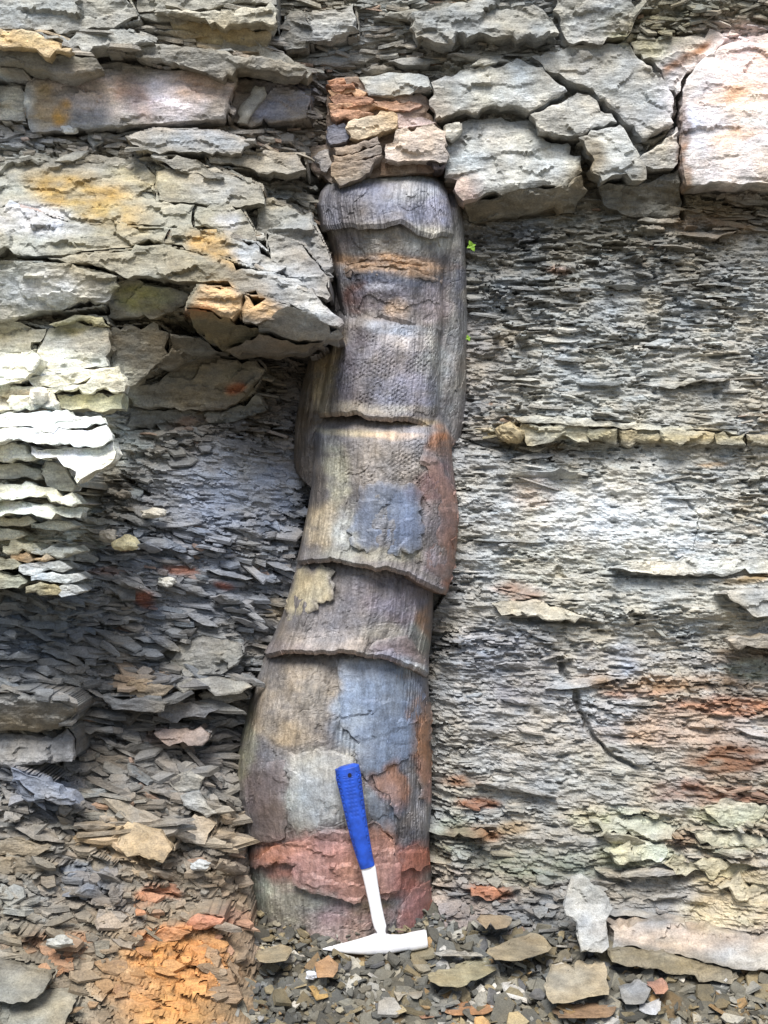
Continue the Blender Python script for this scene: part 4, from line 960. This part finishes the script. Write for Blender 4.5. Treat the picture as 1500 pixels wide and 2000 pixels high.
tpatch('bark_plate', [(818,1440),(834,1370),(843,1400),(842,1500),(832,1560),(820,1560),(822,1500)], .006, c=(156,112,80), seed=8, rough=.001)
tpatch('bark_plate', [(482,1640),(488,1580),(504,1524),(520,1490),(556,1486),(560,1560),(556,1636),(520,1646)], .004, c=(118,104,102), seed=9, jag=3)
tpatch('bark_plate', [(562,1470),(620,1462),(690,1480),(700,1560),(704,1600),(640,1618),(580,1630),(562,1600),(566,1540)], .006, c=(178,176,170), seed=10, jag=3, label='pale grey bark plate behind the hammer')
tpatch('bark_plate', [(704,950),(740,940),(800,942),(826,962),(830,1040),(822,1072),(780,1086),(716,1080),(684,1064),(694,1000)], .0055, c=(104,120,148), seed=11, jag=5, thick=.008)
tpatch('bark_plate', [(830,872),(862,905),(886,960),(894,1000),(888,1100),(878,1140),(852,1128),(832,1108),(836,1075),(852,1060),(856,1000),(838,930)], .006, c=(146,110,96), seed=12, jag=3)
tpatch('bark_plate', [(740,1250),(800,1238),(812,1262),(836,1306),(790,1288),(720,1268)], .005, c=(152,132,130), seed=13, jag=2)
for i, (y0, c, o) in enumerate([(500, (160,128,98), .006), (512, (142,112,84), .002), (522, (168,140,112), .005)]):
    tpatch('bark_layer', [(656,y0+12),(700,y0+2),(760,y0-1),(820,y0+8),(866,y0+24),(864,y0+34),(820,y0+19),(760,y0+10),(700,y0+12),(657,y0+22)], o, c=c, seed=20+i, jag=4, thick=.02, res=3.5, rough=.003)
# outer sheath on the right and the shaded flank on the left
# broken blocks at the top
CAPF = lambda d0, cx=755: (lambda x, y: d0 - ((np.asarray(x, float) - cx) / 120.) ** 2 * .028 + 0 * np.asarray(y))
for i, (poly, d0, c, th) in enumerate([
 ([(638,156),(700,150),(760,172),(832,190),(868,256),(868,332),(760,344),(700,352),(650,358),(612,336),(592,300),(636,282),(640,220)], .05, (140,114,90), .06),
 ([(640,158),(672,152),(676,162),(650,168)], .062, (196,130,76), .05), ([(636,166),(690,162),(694,172),(650,178)], .07, (170,108,62), .05),
 ([(640,176),(680,172),(716,180),(700,190),(648,190)], .066, (205,150,96), .05), ([(642,188),(690,188),(730,194),(726,204),(660,206)], .072, (160,106,66), .05),
 ([(640,202),(690,202),(740,206),(760,212),(700,220),(646,222)], .066, (188,138,92), .05), ([(644,216),(700,214),(730,222),(690,232),(650,234)], .074, (178,124,80), .05),
 ([(700,170),(760,178),(800,186),(800,200),(740,200),(700,190)], .05, (150,128,106), .05), ([(730,198),(800,196),(824,204),(800,216),(750,214)], .058, (186,140,106), .05),
 ([(680,238),(720,226),(768,217),(772,250),(740,260),(700,272),(686,268)], .085, (218,186,140), .07), ([(640,246),(672,240),(682,268),(676,276),(646,282),(638,262)], .075, (104,104,116), .06),
 ([(774,220),(830,230),(852,238),(800,246),(778,248)], .07, (192,168,162), .06), ([(776,252),(846,240),(870,256),(872,316),(840,312),(790,312),(752,308),(754,280),(770,270)], .088, (216,192,168), .08),
 ([(800,184),(830,176),(838,196),(836,228),(812,220)], .035, (196,170,152), .05),
 ([(744,316),(790,316),(842,316),(870,322),(860,334),(800,338),(742,342)], .055, (128,92,58), .06), ([(836,316),(872,320),(866,330),(848,330)], .078, (92,72,66), .05),
 ([(652,288),(700,280),(738,266),(742,280),(700,296),(656,302)], .086, (150,130,110), .06), ([(650,302),(700,298),(744,284),(746,298),(700,312),(652,318)], .092, (158,136,112), .06),
 ([(648,318),(700,314),(746,302),(722,336),(690,352),(664,362),(646,342)], .096, (150,128,104), .07),
 ([(588,292),(612,284),(636,292),(646,326),(622,346),(598,322)], .05, (138,116,88), .06), ([(612,306),(642,292),(648,318),(632,336)], .062, (172,162,152), .05)]):
    tpatch('broken_block', poly, 0, thick=th, rough=.004, c=tuple(min(v * 1.12, 245) for v in c), seed=60 + i, edge=2, jag=2.8, res=3.5, lam=1.0, fn=CAPF(d0), mat=M_SLAB)
print('trunk', time.time() - T0)

# ------------------------------------------------------------------ ground
def zg(x, y):                                   # height of the talus; y is world y (negative to the viewer)
    dd = -y
    z = np.where(dd < .6, -.34 * (dd - .15), -.153 - .08 * (dd - .6))
    z = np.maximum(z, -.45 - .02 * np.maximum(dd - 4, 0) * 0)
    return z
gx_ = np.concatenate([[-60, -25, -10, -5, -3, -2, -1.4], np.arange(-1.0, 1.001, .008), [1.4, 2, 3, 5, 10, 25, 60]])
gy_ = np.concatenate([[-80, -40, -20, -10, -5, -3, -2, -1.4, -1.0, -.8], np.arange(-.7, .06, .008)])
X, Y = np.meshgrid(gx_, gy_)
Z = zg(X, Y) + .012 * fbm(X * 6, Y * 8, 501, 3) + .005 * fbm(X * 40, Y * 50, 502, 3)
C = lin((84, 79, 66))[None] * np.exp(.35 * fbm(X * 30, Y * 40, 503, 3)).reshape(-1, 1)
C = C * np.where(vn(X * 14, Y * 18, 504).reshape(-1, 1) > .68, np.array([[1.35, 1.0, .6]]), np.ones((1, 3)))
g_me = mesh_np('ground', np.stack([X, Y, Z], -1).reshape(-1, 3), grid_quads(*X.shape)[:, ::-1], None, C, M_CHIP)
link('ground', g_me, kind='structure', label='dark shale talus at the foot of the cliff')

def ground_hit(px, py):
    """where the sight line of a photo pixel meets the talus"""
    px = np.asarray(px, float); py = np.asarray(py, float)
    dd = np.full(px.shape, .2)
    for _ in range(30):
        y = -dd
        z = zg(0, y)
        # dist from the camera so that z matches
        dist = (ZC - z) * F / (py - 1000)
        dd = .5 * dd + .5 * (D - dist)
    return dd

r = np.random.default_rng(4242)
PAL = [(112,106,90),(94,92,84),(126,118,100),(80,77,68),(146,140,126),(138,122,88),(118,104,74),(158,124,76),(165,158,146),(98,96,94)]
PW = np.array([.2,.18,.14,.14,.07,.08,.09,.03,.03,.04])
def chips(n, x0, x1, y0, y1, la, seed_tilt=28):
    px = r.uniform(x0, x1, n); py = r.uniform(y0, y1, n)
    dd = ground_hit(px, py)
    u, v = px2uv(px, py, dd)
    ax = np.exp(r.uniform(np.log(la[0]), np.log(la[1]), n)) / S; bx = ax * r.uniform(.5, .95, n); th = r.uniform(.12, .3, n) * np.minimum(ax, .02)
    cen = world(u, v, dd); cen[:, 2] = zg(cen[:, 0], cen[:, 1]) + th * .5 + np.abs(r.normal(0, .006, n))
    tilt = np.radians(r.normal(24, seed_tilt, n)); dip = np.radians(r.normal(0, 20, n)); yaw = r.uniform(0, 6.28, n)
    cc = lin(np.array(PAL)[r.choice(len(PAL), n, p=PW / PW.sum())]) * np.exp(r.normal(-.18, .22, (n, 1)))
    return flake_batch(cen, ax, bx, th, tilt, dip, yaw, cc, r), ax * bx * 3
b1, a1 = chips(3600, 430, 1560, 1790, 2070, (3.5, 15))
b2, a2 = chips(760, 430, 1560, 1815, 2070, (14, 34), 20)
order = np.argsort(-a2)[:150]
rest = np.setdiff1d(np.arange(len(a2)), order)
V = np.concatenate([b1[0], b2[0][rest]]); Cc = np.concatenate([b1[3], b2[3][rest]]); q, t = b1[1], b1[2]
off = (np.arange(len(V)) * 2 * NV)[:, None, None]
link('shale_debris', mesh_np('shale_debris', V.reshape(-1, 3), (q[None] + off).reshape(-1, 4), (t[None] + off).reshape(-1, 3), Cc.reshape(-1, 3), M_CHIP), kind='stuff', label='small grey and brown shale chips strewn over the talus')
for i in order:
    c_ = b2[3][i].mean(0)
    k_ = 'brown' if c_[0] / c_[2] > 1.9 else ('pale' if c_.mean() > .2 else 'grey')
    u_ = b2[0][i][:, 0].mean() * F / (D - .22) + 750
    z_ = 'left of the hammer point' if u_ < 630 else ('under the hammer head' if u_ < 840 else ('between the hammer and the upright slab' if u_ < 1100 else ('around the tan block under the upright slab' if u_ < 1230 else 'below the pink ledge')))
    link('shale_chip', mesh_np('shale_chip', b2[0][i], q, t, b2[3][i], M_CHIP), None, 'loose %s shale chip in the debris %s' % ({'grey': 'dark grey', 'pale': 'pale grey', 'brown': 'brown'}[k_], z_), 'shale chip', 'loose %s chips %s' % (k_, z_))

# ------------------------------------------------------------------ single loose stones
def stone(name, poly, d, gx, gy, thick, c, label, cat='stone', group=None, seed=0, rough=.005, edge=2.5, jag=3.5, res=3.5, lam=.8):
    fn = (lambda cx, cy: (lambda x, y: d + gx * (np.asarray(x) - cx) / 100 + gy * (np.asarray(y) - cy) / 100))(np.mean([p[0] for p in poly]), np.mean([p[1] for p in poly]))
    return link(name, sheet(name, poly, fn, thick, rough, edge, c, PAINT, M_CHIP, rt, res=res, lam=lam, jag=jag, seed=seed), None, label, cat, group)
stone('upright_slab', [(1118,1716),(1136,1709),(1164,1734),(1190,1756),(1196,1776),(1184,1800),(1190,1850),(1176,1862),(1136,1858),(1126,1802),(1102,1776),(1108,1744)], .185, 0, .03, .018, (172,170,164), 'pale grey pointed slab standing upright against the cliff foot', 'stone slab', seed=800, rough=.003, jag=1.5)
stone('flat_stone', [(952,1862),(1000,1838),(1062,1834),(1078,1850),(1060,1864),(1010,1884),(968,1880)], .215, 0, .22, .02, (140,122,84), 'flat olive brown stone lying left of the upright slab', seed=801)
stone('flat_stone', [(836,1908),(872,1902),(888,1896),(944,1864),(970,1894),(930,1918),(884,1932),(858,1930)], .25, 0, .2, .02, (146,136,96), 'broad olive tan flat stone right of the hammer head', seed=802)
stone('flat_stone', [(1066,1934),(1080,1896),(1130,1886),(1182,1884),(1190,1944),(1150,1948),(1120,1958),(1080,1962)], .275, 0, .16, .03, (166,150,120), 'large tan block below the upright slab', seed=803, rough=.004)
stone('flat_stone', [(1082,1968),(1120,1960),(1160,1950),(1200,1962),(1190,2000),(1100,2010)], .315, 0, .2, .03, (138,98,56), 'rust brown stone at the bottom edge under the tan block', seed=804)
stone('flat_stone', [(866,1976),(900,1960),(934,1950),(966,1964),(944,1990),(890,1994)], .30, 0, .2, .015, (176,116,56), 'orange brown flat chip near the bottom edge', seed=805)
stone('flat_stone', [(848,1862),(880,1848),(936,1862),(944,1872),(900,1882),(862,1878)], .20, 0, .25, .014, (150,142,122), 'grey tan flat stone just right of the hammer face', seed=806)
stone('flat_stone', [(934,1800),(970,1790),(1000,1796),(990,1812),(950,1816)], .15, 0, .2, .014, (140,116,74), 'small ochre chip beneath the rust flake', seed=807)
stone('flat_stone', [(1214,1936),(1250,1916),(1272,1930),(1258,1960),(1222,1962)], .285, 0, .15, .02, (134,132,128), 'grey angular stone in the debris right of the tan block', seed=808)
stone('flat_stone', [(1268,1924),(1296,1916),(1306,1932),(1284,1942)], .275, 0, .15, .014, (180,116,84), 'small orange pink chip beside the grey angular stone', seed=809)
stone('flat_stone', [(1250,1964),(1290,1956),(1290,1974),(1260,1980)], .31, 0, .1, .012, (178,176,176), 'pale grey chip low in the debris under the dark ledge', seed=810)
stone('flat_stone', [(615,1884),(640,1872),(658,1888),(650,1912),(620,1912)], .235, 0, .2, .014, (178,128,70), 'orange tan chip just below the hammer point', seed=811)
stone('flat_stone', [(606,1930),(630,1926),(640,1950),(618,1960)], .27, 0, .2, .012, (190,146,56), 'yellow ochre chip below the orange tan chip', seed=812)
stone('flat_stone', [(500,1862),(540,1850),(570,1858),(558,1880),(516,1886)], .215, 0, .22, .016, (150,132,92), 'olive tan stone left of the hammer point', seed=813)
stone('flat_stone', [(770,1940),(800,1926),(826,1936),(816,1956),(780,1960)], .275, 0, .2, .014, (150,136,112), 'brown grey chip in the debris below the hammer head', seed=814)
stone('flat_stone', [(808,1980),(846,1968),(860,1990),(826,2000)], .31, 0, .2, .014, (158,100,62), 'red brown chip at the bottom edge below the broad tan stone', seed=815)
stone('pale_stick_stone', [(498,166),(516,168),(517,186),(502,204),(490,222),(480,240),(464,238),(466,216),(476,198),(490,184)], .066, 0, 0, .014, (188,184,168), 'pale beige finger of stone lodged against the bluish patch', seed=816, rough=.001, edge=7)
for nme, x, y, d, a, b, c, colr, lab, sd in [
 ('pebble', 325, 1137, .075, 17, 13, 9, (205,205,200), 'small white pebble among the dark flakes left of the trunk', 1),
 ('pebble', 247, 1060, .11, 25, 16, 14, (226,214,168), 'cream yellow stone resting on the dark shale', 2),
 ('pebble', 212, 1047, .10, 16, 12, 12, (190,182,168), 'grey beige stone beside the cream yellow stone', 3),
 ('pebble', 300, 1002, .075, 22, 12, 9, (205,198,184), 'pale flat pebble above the cream yellow stone', 4),
 ('pebble', 134, 254, .085, 17, 12, 8, (225,222,212), 'pale chip lying below the ochre spot of the pink face', 5),
 ('pebble', 75, 774, .30, 16, 12, 14, (238,222,190), 'rounded cream lump on the bright ledge', 6),
 ('pebble', 118, 1840, .345, 22, 13, 10, (158,154,142), 'greyish white stone low in the scree left of the ochre patch', 7),
 ('pebble', 390, 1690, .175, 18, 12, 9, (168,166,158), 'pale angular stone in the scree left of the trunk base', 8),
 ('pebble', 240, 965, .06, 14, 8, 8, (120,112,100), 'dark brown knob under the bright ledge', 9),
 ('pebble', 610, 1905, .235, 12, 9, 7, (196,200,212), 'bluish white chip below the hammer point', 10)]:
    me = blob(nme, x, y, d, a, b, c, colr, M_CHIP, 900 + sd, n=9, squash=.5)
    link(nme, me, None, lab, 'pebble')

# ------------------------------------------------------------------ geologist's hammer leaning on the trunk
ham = link('rock_hammer', None, None, 'rock hammer with blue grip leaning head down against the trunk', 'hammer')
def loft(name, st, mat, nseg=24, sq=3.0, colfn=None, disp=None, sub=1, caps=True, smooth=True, parent=ham):
    """stations: (px, py, d, half width px, half depth px, axis angle) of rounded sections"""
    st = np.array(st, float)
    m = (len(st) - 1) * sub + 1
    tt = np.linspace(0, len(st) - 1, m)
    I = lambda c: np.interp(tt, np.arange(len(st)), st[:, c])
    px, py, d, hw, hd = (I(c) for c in range(5))
    tx = np.gradient(px); ty = np.gradient(py); L = np.hypot(tx, ty); nx, ny = -ty / L, tx / L
    a = np.linspace(0, 2 * np.pi, nseg, endpoint=False)
    ca, sa = np.cos(a), np.sin(a)
    rr = (np.abs(ca) ** sq + np.abs(sa) ** sq) ** (-1 / sq)
    e1, e2 = ca * rr, sa * rr
    u0, v0 = px2uv(px, py, d); kk = (D - d) / D
    dp = np.zeros((m, nseg)) if disp is None else disp(tt, a)
    U = u0[:, None] + nx[:, None] * (hw * kk)[:, None] * e1 * (1 + dp); Vv = v0[:, None] + ny[:, None] * (hw * kk)[:, None] * e1 * (1 + dp)
    DD = d[:, None] + (hd / S)[:, None] * e2 * (1 + dp)
    W = world(U, Vv, DD).reshape(-1, 3)
    i = np.arange(m - 1)[:, None] * nseg + np.arange(nseg)[None]; j = np.arange(m - 1)[:, None] * nseg + (np.arange(nseg)[None] + 1) % nseg
    q = np.stack([i, j, j + nseg, i + nseg], -1).reshape(-1, 4)
    n0 = len(W)
    W = np.concatenate([W, W[:nseg].mean(0)[None], W[n0 - nseg:].mean(0)[None]])
    b = np.arange(nseg); g = (b + 1) % nseg
    tr_ = np.concatenate([np.stack([g, b, np.full(nseg, n0)], -1), np.stack([n0 - nseg + b, n0 - nseg + g, np.full(nseg, n0 + 1)], -1)])
    me = mesh_np(name, W, q, tr_, None, mat, smooth)
    return link(name, me, parent)
HD_T, HD_B = .156, .162      # relief at the top of the grip and at the head
dl = lambda y: HD_T + (HD_B - HD_T) * (y - 1495) / (1845 - 1495)
def grip_disp(tt, a):
    T_, A_ = np.meshgrid(tt, a, indexing='ij')
    o = np.zeros(T_.shape)
    s = T_ / 7.0                                     # 0 top .. 1 bottom
    band = (s > .22) & (s < .6)
    fx = (A_ - np.pi / 2) / .30; fy = s * 34
    dx = fx - np.round(fx); dy = fy - np.floor(fy) - .5
    o -= .05 * np.where(band & (np.abs(fx) < 1.6), np.exp(-(dx ** 2 + dy ** 2) / .05), 0)
    for sg in (1, -1):
        fy2 = s * 17; dy2 = fy2 - np.floor(fy2) - .5
        ax_ = (A_ - (np.pi / 2 + sg * .95)) / .24
        o -= .07 * np.where((s > .2) & (s < .84), np.exp(-((np.abs(np.hypot(ax_, dy2 * 2.2) - .8)) ** 2) / .05), 0) * (np.hypot(ax_, dy2 * 2.2) < 1.3)
    return o
grip = loft('grip', [(677,1495,dl(1495),16,11),(678,1499,dl(1499),24,16),(681,1518,dl(1518),25,17),(687,1550,dl(1550),22.5,16),(694,1590,dl(1590),20.5,16),(703,1634,dl(1634),18.5,15),(712,1672,dl(1672),16,13),(718,1693,dl(1693),14.5,11)], M_GRIP, nseg=96, sq=2.5, disp=grip_disp, sub=30)
hole_d = dl(1515) + 16.6 / S
u, v = px2uv(683, 1514, hole_d)
th = np.linspace(0, 2 * np.pi, 20, endpoint=False)
ring = world(u + 3.6 * np.cos(th), v + 4.0 * np.sin(th), np.full(20, hole_d + .0007))
ring2 = world(u + 3.0 * np.cos(th), v + 3.4 * np.sin(th), np.full(20, hole_d - .006))
W = np.concatenate([ring, ring2, world(np.array([u]), np.array([v]), np.array([hole_d + .0006]))])
b = np.arange(20); g = (b + 1) % 20
link('hanging_hole', mesh_np('hanging_hole', W, np.stack([b, g, g + 20, b + 20], -1), np.stack([b, g, np.full(20, 40)], -1), None, M_DARK), grip)  # black disc painted in for the dark inside the hole
loft('shaft', [(717,1686,dl(1686),13,8),(720,1698,dl(1698),14.5,8),(726,1730,dl(1730),13,7.5),(733,1766,dl(1766),12,7.5),(739,1796,dl(1796),12.5,8),(743,1810,dl(1810),12,8.5),(745,1820,dl(1820),8,8.5),(746,1830,dl(1830),10,9)], M_STEEL, nseg=32, sq=3.6, sub=6)
def head():
    st = [(630,1853,1854.5,1.2),(640,1850,1856,3),(655,1846.5,1858.5,5.5),(680,1841,1861,8.5),(705,1834.5,1862.5,11),(724,1829,1863,12.5),(738,1823,1862.5,13.5),(752,1823.5,1861.5,13.5),(764,1827,1860,12),(784,1827,1856,11),(796,1825,1854,12),(803,1823,1855,14),(831,1818,1849,14.5),(834.5,1819.5,1846.5,12.5)]
    V = []; ns = 20
    a = np.linspace(0, 2 * np.pi, ns, endpoint=False)
    rr = (np.abs(np.cos(a)) ** 5 + np.abs(np.sin(a)) ** 5) ** (-1 / 5)
    m = (len(st) - 1) * 4 + 1
    tt = np.linspace(0, len(st) - 1, m); sa_ = np.array(st)
    for t_ in tt:
        x, y0, y1, hd = (np.interp(t_, np.arange(len(st)), sa_[:, c]) for c in range(4))
        tilt = .10 * (y1 - y0)
        yy = (y0 + y1) / 2 + (y1 - y0) / 2 * np.cos(a) * rr
        xx = x + (yy - (y0 + y1) / 2) * .12
        dd = HD_B + hd / S * np.sin(a) * rr
        uu, vv_ = px2uv(xx, yy, HD_B)
        V.append(world(uu, vv_, dd))
    W = np.concatenate(V)
    i = np.arange(m - 1)[:, None] * ns + np.arange(ns)[None]; j = np.arange(m - 1)[:, None] * ns + (np.arange(ns)[None] + 1) % ns
    q = np.stack([i, i + ns, j + ns, j], -1).reshape(-1, 4)
    n0 = len(W); W = np.concatenate([W, W[:ns].mean(0)[None], W[n0 - ns:].mean(0)[None]])
    b = np.arange(ns); g = (b + 1) % ns
    tr_ = np.concatenate([np.stack([b, g, np.full(ns, n0)], -1), np.stack([n0 - ns + g, n0 - ns + b, np.full(ns, n0 + 1)], -1)])
    return link('hammer_head', mesh_np('hammer_head', W, q, tr_, None, M_STEEL, True), ham)
hh = head()
hh['label'] = 'bright steel head with a pick point and a square face'

# ------------------------------------------------------------------ small green sprig right of the trunk
def sprig(px, py, d, sc_, label):
    root = link('plant_sprig', None, None, label, 'plant')
    u, v = px2uv(px, py, d)
    base = world(np.array([float(u)]), np.array([float(v)]), np.array([d]))[0]
    rr = np.random.default_rng(int(px))
    a = np.linspace(0, 2 * np.pi, 6, endpoint=False)
    tip = base + np.array([0, -.012, .006]) * sc_
    W = np.concatenate([base + .0007 * np.stack([np.cos(a), 0 * a, np.sin(a)], -1), tip + .0004 * np.stack([np.cos(a), 0 * a, np.sin(a)], -1)])
    b = np.arange(6); g = (b + 1) % 6
    link('stem', mesh_np('stem', W, np.stack([b, g, g + 6, b + 6], -1), None, None, M_LEAF), root)
    for ang, L in ((110, 14), (200, 12), (300, 15), (20, 11), (250, 9)):
        an = math.radians(ang)
        dirv = np.array([math.cos(an), -.35, math.sin(an)]); dirv /= np.linalg.norm(dirv)
        side = np.cross(dirv, np.array([0, -1, .3])); side /= np.linalg.norm(side); nor = np.cross(side, dirv)
        n = 8; t_ = np.linspace(0, 1, n)[:, None]
        wd = (np.sin(np.pi * t_ ** .8) * .34 + .02) * L / S * sc_
        mid = tip + dirv * t_ * L / S * sc_ - nor * (t_ ** 2) * .003 * sc_
        Vv = np.stack([mid - side * wd + nor * wd * .3, mid, mid + side * wd + nor * wd * .3], 1).reshape(-1, 3)
        Vb = Vv - nor * .0003
        q_ = grid_quads(n, 3); 
        link('leaf', mesh_np('leaf', np.concatenate([Vv, Vb]), np.concatenate([q_, q_[:, ::-1] + len(Vv)]), None, None, M_LEAF), root)
sprig(920, 488, -.005, .8, 'small bright green sprig growing beside the upper trunk')
sprig(914, 664, .0, .45, 'tiny yellow green sprout against the trunk sheath')
print('total', time.time() - T0, 'tris', sum(len(o.data.polygons) for o in col.objects if o.type == 'MESH'))
